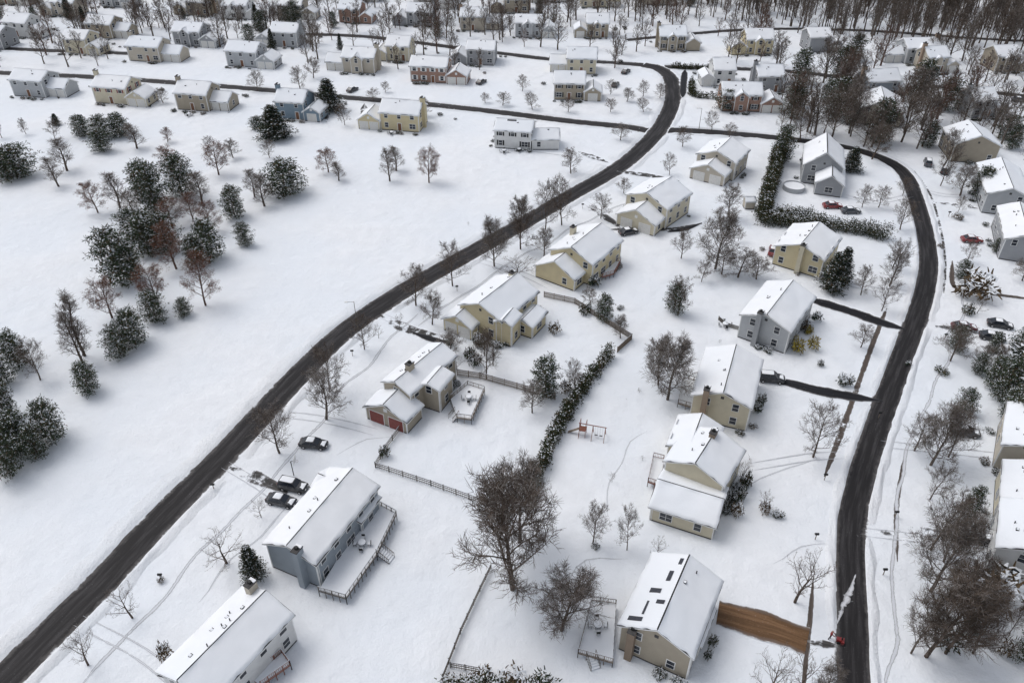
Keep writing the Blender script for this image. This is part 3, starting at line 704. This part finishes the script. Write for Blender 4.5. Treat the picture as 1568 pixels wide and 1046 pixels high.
TREES = '''
pine 27 272 50 64;pine 8 268 45 42;pine 127 208 32 34;pine 157 212 36 38;pine 184 208 34 40;spruce 87 192 18 14;spruce 422 212 52 52;pine 438 298 54 64;spruce 505 170 50 42;pine 360 333 50 40;pine 376 376 36 28
pine 188 437 90 58;pine 228 390 58 54;pine 240 326 80 52;pine 280 300 66 52;pine 205 365 46 44;pine 322 398 62 52;pine 240 492 48 42;pine 185 545 48 46;pine 208 528 56 50;pine 283 484 28 26;pine 138 600 46 42;pine 83 674 62 54
pine 18 728 72 50;pine 38 690 60 50;pine 12 640 60 48;pine 30 562 56 46;pine 5 590 50 44;pine 2 668 50 48;pine 395 198 20 24;oak 270 412 74 54;oak 315 468 86 50;oak 335 268 54 40;oak 503 264 40 36;oak 657 280 58 36;oak 296 338 44 36;oak 323 358 50 42
oak 172 487 66 48;oak 257 218 24 20;oak 262 262 40 36;oak 243 470 70 48;slim 90 286 48 32;slim 103 262 54 34;oak 150 326 52 40;slim 185 322 62 34;bare 40 206 26 14;bare 3 212 38 16;pine 157 232 36 34;slim 210 228 40 30;bare 357 242 30 28;bare 413 242 28 30
slim 390 302 46 26;slim 405 316 50 32;slim 519 277 30 22;slim 597 278 52 28;slim 607 262 40 26;slim 130 545 98 44;slim 128 560 80 44;bare 62 582 66 46;bare 208 338 50 44;oak 265 350 50 42;slim 310 312 52 34;bare 85 215 34 26;bare 320 228 20 20;pine 222 300 56 44
bare 500 642 80 66;bare 505 600 80 64;bare 428 694 76 70;bare 558 535 56 42;bare 637 468 60 50;bare 693 438 72 50;dense 757 408 80 46;dense 797 382 82 42;bare 835 352 78 44;bare 860 345 78 40;bare 833 393 46 36;bare 874 266 38 36
open 347 862 50 76;open 203 946 54 54;open 135 1018 54 58;small 400 792 30 32;dense 785 902 205 145;dense 796 830 130 90;dense 860 965 96 104;bare 908 832 64 46;bare 960 842 66 42;small 1006 856 32 30;bare 1038 482 62 40;pine 1032 478 46 34;dense 1022 612 100 74;dense 1008 590 70 52
dense 1095 412 94 64;bare 1043 396 48 34;bare 1074 432 34 26;bare 1116 334 54 40;bare 1245 700 86 68;open 1217 922 84 80;dense 1418 1005 150 112;dense 1425 905 130 90;dense 1448 1000 120 90;bare 1425 842 90 72;dense 1425 712 104 72;bare 1455 553 58 56;bare 1424 765 60 54
bare 1350 476 56 40;bare 1362 438 60 40;bare 1366 412 50 44;bare 1318 532 36 38;bare 1318 452 44 34;small 937 738 16 14;bare 745 580 72 44;bare 742 545 40 40;pine 835 605 60 50;bare 815 632 50 44;bare 880 590 40 34;bare 662 497 54 42;bare 950 518 36 30;pine 925 490 40 32
bare 905 470 30 30;small 790 430 40 70;bare 1130 425 40 60;bare 1158 428 36 50;bare 1105 420 40 50;bare 1045 225 34 28;bare 1025 268 34 26;bare 950 215 26 30;bare 920 335 40 36;bare 955 296 24 26;open 1172 1075 80 70;open 1215 1085 90 80;bare 1245 1100 90 60
bare 1130 370 24 20;bare 1090 200 30 28;bare 1116 212 24 26;spruce 1302 262 38 30;spruce 1272 445 60 42;spruce 1286 432 54 34;bare 1345 318 34 34;bare 1320 318 36 30;bare 1378 352 50 40;bare 1382 300 30 26;pine 1195 250 60 34;pine 1112 168 34 40
bare 1240 205 60 44;bare 1272 215 90 60;bare 1300 205 80 60;bare 1335 245 60 50;bare 1380 218 80 60;bare 1410 200 60 50;bare 1445 255 60 40;bare 1440 285 60 36;bare 1475 190 60 50;bare 1225 215 50 40;bare 1322 225 60 50;bare 1348 218 50 44;bare 1210 190 50 40;bare 1290 150 60 44;bare 1400 160 60 50
bare 815 168 26 26;bare 743 158 16 18;bare 770 162 22 26;bare 800 140 26 24;bare 650 178 28 26;bare 528 192 36 28;bare 590 142 18 16;bare 572 155 20 26;bare 250 158 24 24;bare 395 140 34 28;bare 460 138 36 30;bare 480 120 34 30;bare 870 172 24 24;bare 935 172 22 22;bare 985 172 22 24;bare 960 156 22 22
bare 1010 152 26 22;bare 985 148 26 20;bare 935 145 24 20;bare 1480 402 34 30;bare 1565 430 34 40;pine 1530 615 70 40;pine 1552 660 60 46;pine 1568 590 60 50;pine 1520 590 44 40;bare 1520 575 44 40;pine 1482 790 44 34;bare 1545 970 50 30
pine 1563 1010 60 40;bare 1545 740 30 40;bare 1568 560 50 40;bare 1500 560 34 30;pine 1500 300 46 40;bare 1470 300 50 44;bare 1530 320 40 34;pine 1540 215 40 30;bare 1452 700 70 56;small 1496 480 24 26;pine 1525 385 20 20;spruce 390 885 50 38
small 1170 785 34 28;small 1132 740 40 34;bare 690 545 40 44;small 612 500 20 20;small 580 518 20 18
bare 1490 1000 100 80;bare 1470 935 90 80;bare 1395 1000 90 60;bare 1445 860 70 60;pine 1545 640 50 44;pine 1560 545 44 40;bare 1400 690 60 50;bare 880 600 34 30;small 700 572 30 30;small 755 560 30 36
pine 205 425 60 40;pine 228 372 50 46;pine 300 405 46 36;pine 258 385 60 44;pine 60 700 50 40;pine 20 700 56 44
'''
for line in TREES.strip().split('\n'):
    for it in line.split(';'):
        k, x, y, h, w = it.split(); x, y, h, w = map(float, (x, y, h, w))
        if h > 5: T_(k, x, y, h, w)
def clear(p, rh=8, rr=4):
    if any((p-c).length < rh for c in HCEN): return False
    for k, (P, w) in RD.items():
        if any((p-q).length < rr for q in P[::3]): return False
    return True
# back gardens of the far rows
for i in range(720):
    x = R.uniform(-60, 1620); y = R.uniform(-12, 108)
    if x > 1180: continue
    if y > 60 and R.random() < .45: continue
    p = G(x, y)
    if clear(p, 7.5): put('far', p, R.uniform(6, 13)) if R.random() < .93 else put(R.choice(['spruce', 'pine']), p, R.uniform(5, 10))
for i in range(150):
    x = R.uniform(1180, 1620); y = R.uniform(90, 232); p = G(x, y)
    if clear(p, 8, 3.5): put(R.choice(['far', 'far', 'far', 'bare', 'far', 'far', 'pine']), p, R.uniform(7, 15))
for i in range(50):
    x = R.uniform(1445, 1600); y = R.uniform(235, 1000); p = G(x, y)
    if clear(p, 9, 5): put(R.choice(['bare', 'small', 'pine', 'small', 'shrub']), p, R.uniform(2.0, 5.5))
# small garden plants poking through the snow, in loose groups
for g in range(16):
    x = R.uniform(600, 1280); y = R.uniform(300, 1000); c = G(x, y)
    if y > 650 and x < 700: continue
    for i in range(R.randint(1, 5)):
        p = c+Vector((R.gauss(0, 2), R.gauss(0, 2), 0))
        if clear(p, 8.5, 5): put(R.choice(['shrub', 'small', 'small']), p, R.uniform(.25, 1.1))
# dense woodland top right as one instanced collection
wc = bpy.data.collections.new('woodland_trees')
for i in range(1350):
    x = R.uniform(960, 1720); y = R.uniform(-45, 112)
    lim = 32+(x-960)*.088 if x > 1180 else 18+(x-960)*.09
    if y > lim: continue
    p = G(x, y)
    if any((p-c).length < 7 for c in HCEN): continue
    put('wood', p, R.uniform(9, 16), coll=wc)
for i in range(300):
    x = R.uniform(-300, 980); y = R.uniform(-70, -12); p = G(x, y)
    if not any((p-c).length < 8 for c in HCEN): put('wood', p, R.uniform(9, 15), coll=wc)
e = empty('distant_woodland'); e.instance_type = 'COLLECTION'; e.instance_collection = wc
for p, s_ in shrub_sites: put('shrub', p, s_*1.1, s_*2.0)
for x, y, h, w in [(1220, 540, 24, 20), (1243, 535, 22, 20), (1214, 522, 12, 14), (1238, 512, 14, 14)]: T_('yshrub', x, y, h, w)
for x, y, h, w in [(1232, 505, 20, 20), (1250, 492, 16, 18), (1292, 588, 18, 26), (1128, 790, 24, 20), (1135, 765, 20, 18), (1140, 745, 26, 20), (1170, 784, 16, 22), (1190, 790, 10, 20), (1120, 770, 20, 20), (1165, 620, 20, 16), (1160, 632, 18, 14), (1440, 572, 10, 24), (248, 890, 8, 12),
    (258, 1010, 30, 24), (700, 1050, 14, 40), (740, 1050, 18, 50), (790, 1054, 20, 70), (835, 1058, 16, 60), (590, 700, 20, 18), (910, 440, 20, 20), (725, 560, 22, 24), (735, 530, 22, 22), (690, 530, 16, 16), (1540, 1000, 24, 30), (1480, 480, 16, 22), (1560, 760, 20, 26), (1530, 890, 20, 24), (1440, 380, 8, 12), (1465, 335, 10, 18),
    (850, 510, 20, 20), (895, 480, 18, 20), (1090, 990, 20, 16), (1083, 1010, 20, 14), (865, 600, 20, 22), (720, 548, 18, 20), (1255, 560, 10, 12), (1390, 560, 8, 10)]: T_('shrub', x, y, h, w)
def hedge(name, pts, h, w, dens=22, snowp=.05, m=None, snowtop=.25):
    r = random.Random(len(pts)*7+int(h*10)); P = catmull([G(*p) for p in pts], .75); V = []; F = []; M = []
    ms = [m or M_hedge, M_brneedle, M_tsnow]
    for p in P:
        hh = h*r.uniform(.65, 1.2); nz = max(1, int(hh/.5)); ox = r.uniform(-.15, .15)*w
        for iz in range(nz):
            z = iz*.5+.3
            for q in range(3 if w > 2 else 2): blades(V, F, M, p+Vector((ox+r.uniform(-w, w)*.33, r.uniform(-w, w)*.33, z)), w*.36*(1.15-.45*z/h), dens, .36, ms, r, 1.0, snowtop if iz == nz-1 else snowp, .42)
    mkobj(name, V, F, ms, mi=M)
hedge('evergreen_hedge', [(932, 548), (915, 568), (895, 593), (870, 633), (848, 673), (832, 708), (815, 751)], 2.8, 2.0, snowp=.06, snowtop=.28)
hedge('evergreen_hedge', [(1168, 342), (1220, 346), (1270, 350), (1310, 356), (1352, 366)], 3.0, 3.6, 22, .12, snowtop=.55)
hedge('evergreen_hedge', [(1180, 332), (1240, 334)], 2.6, 3.0, 22, .12, snowtop=.55)
hedge('evergreen_hedge', [(1166, 338), (1172, 312), (1181, 280), (1189, 252), (1196, 230)], 4.6, 3.0, 20, .05, snowtop=.25)
hedge('evergreen_hedge', [(1030, 105), (1120, 112)], 2.0, 1.6)
hedge('evergreen_hedge', [(1060, 128), (1062, 148), (1110, 152)], 2.2, 1.8)
hedge('evergreen_hedge', [(675, 1062), (740, 1064), (830, 1068)], 2.2, 3.0, 22, .1, snowtop=.5)
# ---------------------------------------------------------------- fences
def fence(name, pts, h=1.2, solid=False, mat=None):
    Q = [G(*p) for p in pts]; a = Acc(); sn = Acc(); Z = Vector((0, 0, 1))
    for p, q in zip(Q, Q[1:]):
        L = (q-p).length; k = max(1, round(L/2.2))
        for j in range(k+1): c = p.lerp(q, j/k); beam(a, c, c+Z*(h+.1), .075)
        for z in (.3, h*.62, h-.08): beam(a, p+Z*z, q+Z*z, .055)
        n = int(L/(.16 if solid else .3))
        for j in range(n): c = p.lerp(q, (j+.5)/n); beam(a, c, c+Z*h, .06 if solid else .03)
        beam(sn, p+Z*(h+.02), q+Z*(h+.02), .035)
    e = empty(name, Q[0]); mkobj('rails_and_posts', [v-Q[0] for v in a.V], a.F, mat or M_fence, e); mkobj('snow_cap', [v-Q[0] for v in sn.V], sn.F, M_tsnow, e)
fence('wooden_fence', [(612, 660), (590, 690), (575, 716), (660, 744), (738, 772)], 1.2)
fence('wooden_fence', [(752, 870), (735, 905), (705, 970), (678, 1040), (660, 1090)], 1.1)
fence('wooden_fence', [(700, 575), (735, 580), (850, 612)], 1.4, True, M_wood)
fence('wooden_fence', [(833, 455), (880, 465), (967, 520), (945, 540)], 1.3, True, M_wood)
fence('wooden_fence', [(740, 772), (800, 770)], 1.2)
fence('wooden_fence', [(690, 1022), (735, 1030)], 1.2)
fence('wooden_fence', [(1100, 490), (1112, 500), (1132, 506)], .9, True)
# ---------------------------------------------------------------- vehicles
def paint(name, c):
    m, nt, b = newmat(name); tc = N(nt, 'ShaderNodeTexCoord'); n = noise_(nt, tc.outputs['Object'], 2.5, 4)
    nt.links.new(mixc(nt, smooth(nt, n, .5, .75), c, tuple(x*.6+.12 for x in c)), b.inputs['Base Color'])
    b.inputs['Roughness'].default_value = .35; b.inputs['Coat Weight'].default_value = .3; return m
PC = dict(black=paint('car_paint_black', (.015, .016, .02)), red=paint('car_paint_red', (.22, .02, .02)), dark=paint('car_paint_grey', (.06, .065, .075)), white=paint('car_paint_white', (.6, .6, .6)), maroon=paint('car_paint_maroon', (.12, .02, .03)))
M_tire = flat('tyre_rubber', (.015, .015, .015), .9)
flat_metal = flat('wheel_metal', (.4, .4, .41), .35, .1, metal=.8)
def car(x, y, yaw, col, suv=False, snow=True):
    e = empty('parked_car', G(x, y)); e.rotation_euler = (0, 0, math.radians(yaw))
    I = lambda a, b, c: Vector((a, b, c))
    def loft(st, closed=True):
        V = []; F = []
        for s in st: V += [Vector((s[0], yy*s[3], zz)) for yy, zz in ((-.9, s[1]), (-1, s[1]+.12), (-1, s[2]-.14), (-.88, s[2]), (.88, s[2]), (1, s[2]-.14), (1, s[1]+.12), (.9, s[1]))]
        for i in range(len(st)-1):
            for k in range(8): a = i*8+k; b = i*8+(k+1) % 8; F.append((a, b, b+8, a+8))
        F.append(tuple(range(8))); F.append(tuple(range(len(st)*8-1, len(st)*8-9, -1))); return V, F
    hh = .25 if suv else 0
    V, F = loft([(-2.3, .38, .82+hh, .76), (-2.15, .28, .96+hh, .86), (-1.4, .24, 1.0+hh, .91), (.6, .24, .99+hh, .92), (1.5, .26, .90+hh, .89), (2.1, .28, .78+hh, .82), (2.3, .36, .66+hh, .68)])
    mkobj('body', V, F, PC[col], e, smooth_=False)
    b0, b1, t0, t1 = (-2.1, .95, -1.9, .35) if suv else (-1.75, 1.0, -1.05, .25)
    zb, zt = .97+hh, 1.42+hh*1.4
    V = [I(b0, -.82, zb), I(b1, -.82, zb), I(b1, .82, zb), I(b0, .82, zb), I(t0, -.64, zt), I(t1, -.64, zt), I(t1, .64, zt), I(t0, .64, zt)]
    mkobj('windows', V, BF, M_glass, e)
    a = Acc()
    for i in range(4): beam(a, V[i], V[i+4], .045)
    for s in (-1, 1): beam(a, I(-.35, s*.83, zb), I(-.35, s*.65, zt), .04)
    box(a, I, t0-.03, -.67, zt-.02, t1+.03, .67, zt+.05); mkobj('roof_and_pillars', a.V, a.F, PC[col], e)
    a = Acc(); h_ = Acc()
    for wx in (-1.4, 1.42):
        for s in (-1, 1):
            n = 14; c = I(wx, s*.84, .33)
            for ac, rr, w in ((a, .33, .12), (h_, .19, .135)):
                V = [c+I(math.cos(i*6.283/n)*rr, d*w, math.sin(i*6.283/n)*rr) for d in (-1, 1) for i in range(n)]
                ac.add(V, [(i, (i+1) % n, n+(i+1) % n, n+i) for i in range(n)]+[tuple(range(n)), tuple(range(n, 2*n))])
    mkobj('tyres', a.V, a.F, M_tire, e); mkobj('wheel_hubs', h_.V, h_.F, flat_metal, e)
    a = Acc(); box(a, I, 2.2, -.6, .55+hh, 2.31, -.3, .68+hh); box(a, I, 2.2, .3, .55+hh, 2.31, .6, .68+hh); mkobj('headlights', a.V, a.F, M_trim, e)
    a = Acc(); box(a, I, -2.33, -.7, .7+hh, -2.22, -.42, .84+hh); box(a, I, -2.33, .42, .7+hh, -2.22, .7, .84+hh); mkobj('tail_lights', a.V, a.F, PC['red'], e)
    if snow:
        V = []; F = []
        def blob(x0, x1, w, z, t, rx=8, ry=6):
            k = len(V)
            for i in range(rx+1):
                for j in range(ry+1):
                    u, v = i/rx, j/ry; ed = min(1, 6*min(u, 1-u, v, 1-v)); V.append(I(x0+(x1-x0)*u, -w+2*w*v, z-.03+ed*(t+.04*noise.noise(Vector((u*4+x, v*4, y))))))
            for i in range(rx):
                for j in range(ry): q = k+i*(ry+1)+j; F.append((q, q+ry+1, q+ry+2, q+1))
        blob(t0, t1, .62, zt+.05, .12); blob(b1+.1, 2.0, .62, .86+hh, .09)
        mkobj('snow_cover', V, F, M_rsnow, e, smooth_=True)
for c in [(481, 683, -8, 'black', 0), (432, 770, -15, 'black', 0), (450, 748, -15, 'black', 1), (1180, 583, -10, 'black', 1), (1487, 370, -5, 'red', 0), (1475, 504, -8, 'maroon', 0), (1530, 500, -20, 'black', 0), (1518, 519, -20, 'black', 0), (1476, 664, -15, 'dark', 0), (1490, 826, -12, 'black', 1),
          (1420, 252, 70, 'dark', 1), (1446, 264, 60, 'black', 0), (1274, 318, 0, 'red', 0), (1183, 387, 70, 'red', 0), (962, 358, 20, 'black', 0), (1302, 326, 0, 'dark', 0), (737, 128, 60, 'black', 0), (942, 132, 70, 'dark', 0), (1560, 156, -8, 'dark', 0), (958, 112, 60, 'black', 0), (540, 140, 60, 'black', 0), (1120, 152, 80, 'dark', 1)]: car(*c)
# ---------------------------------------------------------------- small things
def mailbox(x, y):
    p = G(x, y); e = empty('mailbox', p); a = Acc()
    beam(a, (0, 0, 0), (0, 0, 1.1), .06); mkobj('post', a.V, a.F, M_wood, e)
    V = []; n = 8
    for s in (-.28, .28): V += [Vector((s, -.14, 1.1)), Vector((s, .14, 1.1))]+[Vector((s, math.cos(i*math.pi/n)*.14, 1.25+math.sin(i*math.pi/n)*.14)) for i in range(n+1)]
    m = n+3; F = [(i, (i+1) % m, m+(i+1) % m, m+i) for i in range(m)]+[tuple(range(m)), tuple(range(2*m-1, m-1, -1))]
    mkobj('box', V, F, M_dark, e)
for x, y in [(328, 750), (248, 888), (540, 545), (700, 446), (1248, 826), (1345, 640), (1352, 880), (892, 320), (1452, 332), (1446, 520), (1370, 792), (1262, 735)]: mailbox(x, y)
def lamp(x, y, h=6.5):
    p = G(x, y); e = empty('street_lamp', p); a = Acc(); cyl(a, (0, 0, 0), .09, h, 8, .05); beam(a, (0, 0, h-.1), (-1.2, -.5, h+.2), .035); mkobj('pole', a.V, a.F, M_fence, e)
    a = Acc(); box(a, lambda q, r, s: Vector((-1.2+q, -.5+r, h+.2+s)), -.4, -.14, -.06, .12, .14, .08); mkobj('lamp_head', a.V, a.F, M_trim, e)
for x, y in [(548, 505), (1070, 200)]: lamp(x, y)
def patio(x, y, z=0):
    p = G(x, y, z); e = empty('patio_table', p); a = Acc(); s = Acc()
    cyl(a, (0, 0, .68), .6, .05, 14); cyl(s, (0, 0, .73), .57, .14, 14, .5)
    for i in range(4): an = i*1.571+.785; beam(a, (math.cos(an)*.4, math.sin(an)*.4, 0), (math.cos(an)*.4, math.sin(an)*.4, .7), .03)
    for i in range(4):
        an = i*1.571; c = Vector((math.cos(an)*1.0, math.sin(an)*1.0, 0)); u = Vector((-math.sin(an), math.cos(an), 0)); v = Vector((math.cos(an), math.sin(an), 0))
        T = lambda q, r, zz: c+u*q+v*r+Vector((0, 0, zz))
        box(a, T, -.24, -.22, .40, .24, .22, .45); box(a, T, -.24, .2, .45, .24, .25, .9); box(s, T, -.22, -.2, .45, .22, .19, .55)
        for q in (-.2, .2):
            for r in (-.18, .18): beam(a, T(q, r, 0), T(q, r, .42), .025)
    mkobj('table_and_chairs', a.V, a.F, M_dark, e); mkobj('snow', s.V, s.F, M_rsnow, e)
patio(718, 612, 1.15); patio(555, 835, 1.25); patio(915, 960, 1.05); patio(795, 232); patio(772, 234); patio(1110, 500); patio(600, 206); patio(290, 178)
p = G(450, 728); e = empty('basketball_hoop', p); a = Acc(); cyl(a, (0, 0, 0), .07, 3.0, 8); beam(a, (0, 0, 3), (.6, 0, 3.2), .05); mkobj('post', a.V, a.F, M_dark, e)
a = Acc(); box(a, lambda x, y, z: Vector((x, y, z)), .6, -.75, 2.9, .65, .75, 3.9); mkobj('backboard', a.V, a.F, M_trim, e)
a = Acc(); pts = [Vector((.92+.23*math.cos(i*.628), .23*math.sin(i*.628), 3.05)) for i in range(11)]
for q, r in zip(pts, pts[1:]): beam(a, q, r, .015)
mkobj('rim', a.V, a.F, M_doorred, e)
# swing set
p = G(905, 668); e = empty('swing_set', p); e.rotation_euler = (0, 0, math.radians(-15)); a = Acc()
for x in (-1.9, .2, 2.2):
    for s in (-1, 1): beam(a, (x, s*1.1, 0), (x, 0, 2.4), .06)
    beam(a, (x, -.55, 1.2), (x, .55, 1.2), .04)
beam(a, (-2.1, 0, 2.4), (2.4, 0, 2.4), .07)
for x in (-1.9, -.9):
    for s in (-.6, .6): beam(a, (x, s, 0), (x, s, 2.9), .05)
beam(a, (-1.9, -.6, 2.9), (-1.9, .6, 2.9), .05); beam(a, (-.9, -.6, 2.9), (-.9, .6, 2.9), .05); box(a, lambda x, y, z: Vector((x, y, z)), -1.95, -.6, 1.3, -.85, .6, 1.36)
mkobj('frame', a.V, a.F, M_redwood, e); a = Acc()
for x in (.8, 1.6):
    for s in (-.2, .2): beam(a, (x+s, 0, .5), (x+s, 0, 2.4), .012)
    box(a, lambda q, y, z: Vector((x+q, y, z)), -.24, -.1, .46, .24, .1, .5)
mkobj('swings', a.V, a.F, M_dark, e)
a = Acc(); box(a, lambda x, y, z: Vector((-1.9-x*1.9, y, z*1.0+1.3*(1-x))), 0, -.25, 0, 1, .25, .08); mkobj('slide', a.V, a.F, M_wood, e)
# pool
p = G(1215, 290); e = empty('round_pool', p); a = Acc(); n = 28
V = []; 
for r_, z in ((2.7, 0), (2.7, 1.15), (2.5, 1.15), (2.5, .85)): V += [Vector((r_*math.cos(i*6.2832/n), r_*math.sin(i*6.2832/n), z)) for i in range(n)]
a.add(V, [(k*n+i, k*n+(i+1) % n, (k+1)*n+(i+1) % n, (k+1)*n+i) for k in range(3) for i in range(n)]); mkobj('pool_wall', a.V, a.F, WM['palegrey'], e)
mkobj('pool_snow', V[3*n:], [tuple(range(n))], M_rsnow, e)
h = House('garden_shed', 'beige', G(1143, 318)); h.volume(G(1140, 321), Vector((1, 0, 0)), Vector((0, 1, 0)), 2.4, 2.2, 2.0, 'x', .6, faces=('blank',)*4, vents=0, ov=.15); h.finish()
# person clearing snow with a snow blower
p = G(1270, 978); e = empty('person', p); e.rotation_euler = (0, 0, math.radians(-20))
J = [((0, 0, .95), .15), ((0, 0, 1.2), .16), ((.03, 0, 1.42), .17), ((.05, 0, 1.52), .07), ((.07, 0, 1.62), .10), ((.08, 0, 1.72), .10),
     ((.04, .2, 1.40), .08), ((.22, .25, 1.15), .06), ((.48, .22, 1.05), .045), ((.04, -.2, 1.40), .08), ((.22, -.25, 1.15), .06), ((.48, -.22, 1.05), .045),
     ((.0, .12, .85), .11), ((.08, .13, .48), .08), ((.02, .13, .08), .06), ((.16, .13, .05), .06), ((.0, -.12, .85), .11), ((-.05, -.13, .48), .08), ((-.18, -.13, .08), .06), ((-.04, -.13, .05), .06)]
E = [(0, 1), (1, 2), (2, 3), (3, 4), (4, 5), (2, 6), (6, 7), (7, 8), (2, 9), (9, 10), (10, 11), (0, 12), (12, 13), (13, 14), (14, 15), (0, 16), (16, 17), (17, 18), (18, 19)]
me = bpy.data.meshes.new('body'); me.from_pydata([j[0] for j in J], E, []); o = bpy.data.objects.new('body', me); sc.collection.objects.link(o); o.parent = e
mod = o.modifiers.new('skin', 'SKIN'); 
for i, j in enumerate(J): me.skin_vertices[0].data[i].radius = (j[1], j[1])
me.skin_vertices[0].data[0].use_root = True; o.modifiers.new('sub', 'SUBSURF').levels = 1
# winter clothes by body height: dark trousers, red jacket, skin at the face
mc, nt, b = newmat('winter_clothes'); tc = N(nt, 'ShaderNodeTexCoord'); sx = N(nt, 'ShaderNodeSeparateXYZ'); nt.links.new(tc.outputs['Object'], sx.inputs[0])
c = mixc(nt, smooth(nt, sx.outputs[2], .88, .90), (.02, .022, .03), (.22, .03, .03)); c = mixc(nt, smooth(nt, sx.outputs[2], 1.53, 1.55), c, (.42, .26, .19)); c = mixc(nt, smooth(nt, sx.outputs[2], 1.70, 1.72), c, (.03, .03, .035))
nt.links.new(c, b.inputs['Base Color']); b.inputs['Roughness'].default_value = .8; me.materials.append(mc)
e2 = empty('snow_blower', G(1270, 978)+Vector((.95, -.35, 0))); e2.rotation_euler = (0, 0, math.radians(-20)); I = lambda x, y, z: Vector((x, y, z)); a = Acc()
box(a, I, -.3, -.25, .25, .3, .25, .65); box(a, I, .3, -.4, .05, .65, .4, .55); mkobj('engine_and_auger', a.V, a.F, PC['red'], e2)
a = Acc(); cyl(a, (.35, 0, .55), .09, .5, 8, .12); beam(a, (-.2, .2, .5), (-.6, .24, 1.05), .02); beam(a, (-.2, -.2, .5), (-.6, -.24, 1.05), .02)
for s in (-1, 1):
    V = [I(math.cos(i*.6283)*.2, s*(.3+d), .2+math.sin(i*.6283)*.2) for d in (0, .1) for i in range(10)]; a.add(V, [(i, (i+1) % 10, 10+(i+1) % 10, 10+i) for i in range(10)]+[tuple(range(10)), tuple(range(10, 20))])
mkobj('chute_handles_wheels', a.V, a.F, M_dark, e2)

# ---------------------------------------------------------------- light, sky, camera
w = bpy.data.worlds.new('World'); sc.world = w; w.use_nodes = True; nt = w.node_tree
bg = nt.nodes['Background']; sky = nt.nodes.new('ShaderNodeTexSky'); sky.sky_type = 'NISHITA'; sky.sun_disc = False
EL, AZ = math.radians(58), math.radians(-60)
sky.sun_elevation = EL; sky.sun_rotation = AZ; sky.dust_density = 3; sky.air_density = 1.0
hs = nt.nodes.new('ShaderNodeHueSaturation'); hs.inputs['Saturation'].default_value = .36
nt.links.new(sky.outputs[0], hs.inputs['Color']); nt.links.new(hs.outputs[0], bg.inputs[0]); bg.inputs[1].default_value = .15
sl = bpy.data.lights.new('sun', 'SUN'); sl.energy = .75; sl.angle = math.radians(35); sl.color = (1, .985, .97)
so = bpy.data.objects.new('sun', sl); sc.collection.objects.link(so)
d = Vector((math.sin(AZ)*math.cos(EL), math.cos(AZ)*math.cos(EL), math.sin(EL)))
so.rotation_euler = d.to_track_quat('Z', 'Y').to_euler()
cam = bpy.data.cameras.new('camera'); co = bpy.data.objects.new('camera', cam); sc.collection.objects.link(co)
cam.sensor_width = 36; cam.lens = 36*FP/1568; cam.clip_end = 8000; cam.clip_start = 1
co.location = (0, 0, HC); co.rotation_euler = (math.radians(90)-TH, 0, 0); sc.camera = co
sc.view_settings.view_transform = 'Standard'; sc.view_settings.look = 'None'; sc.view_settings.exposure = 0
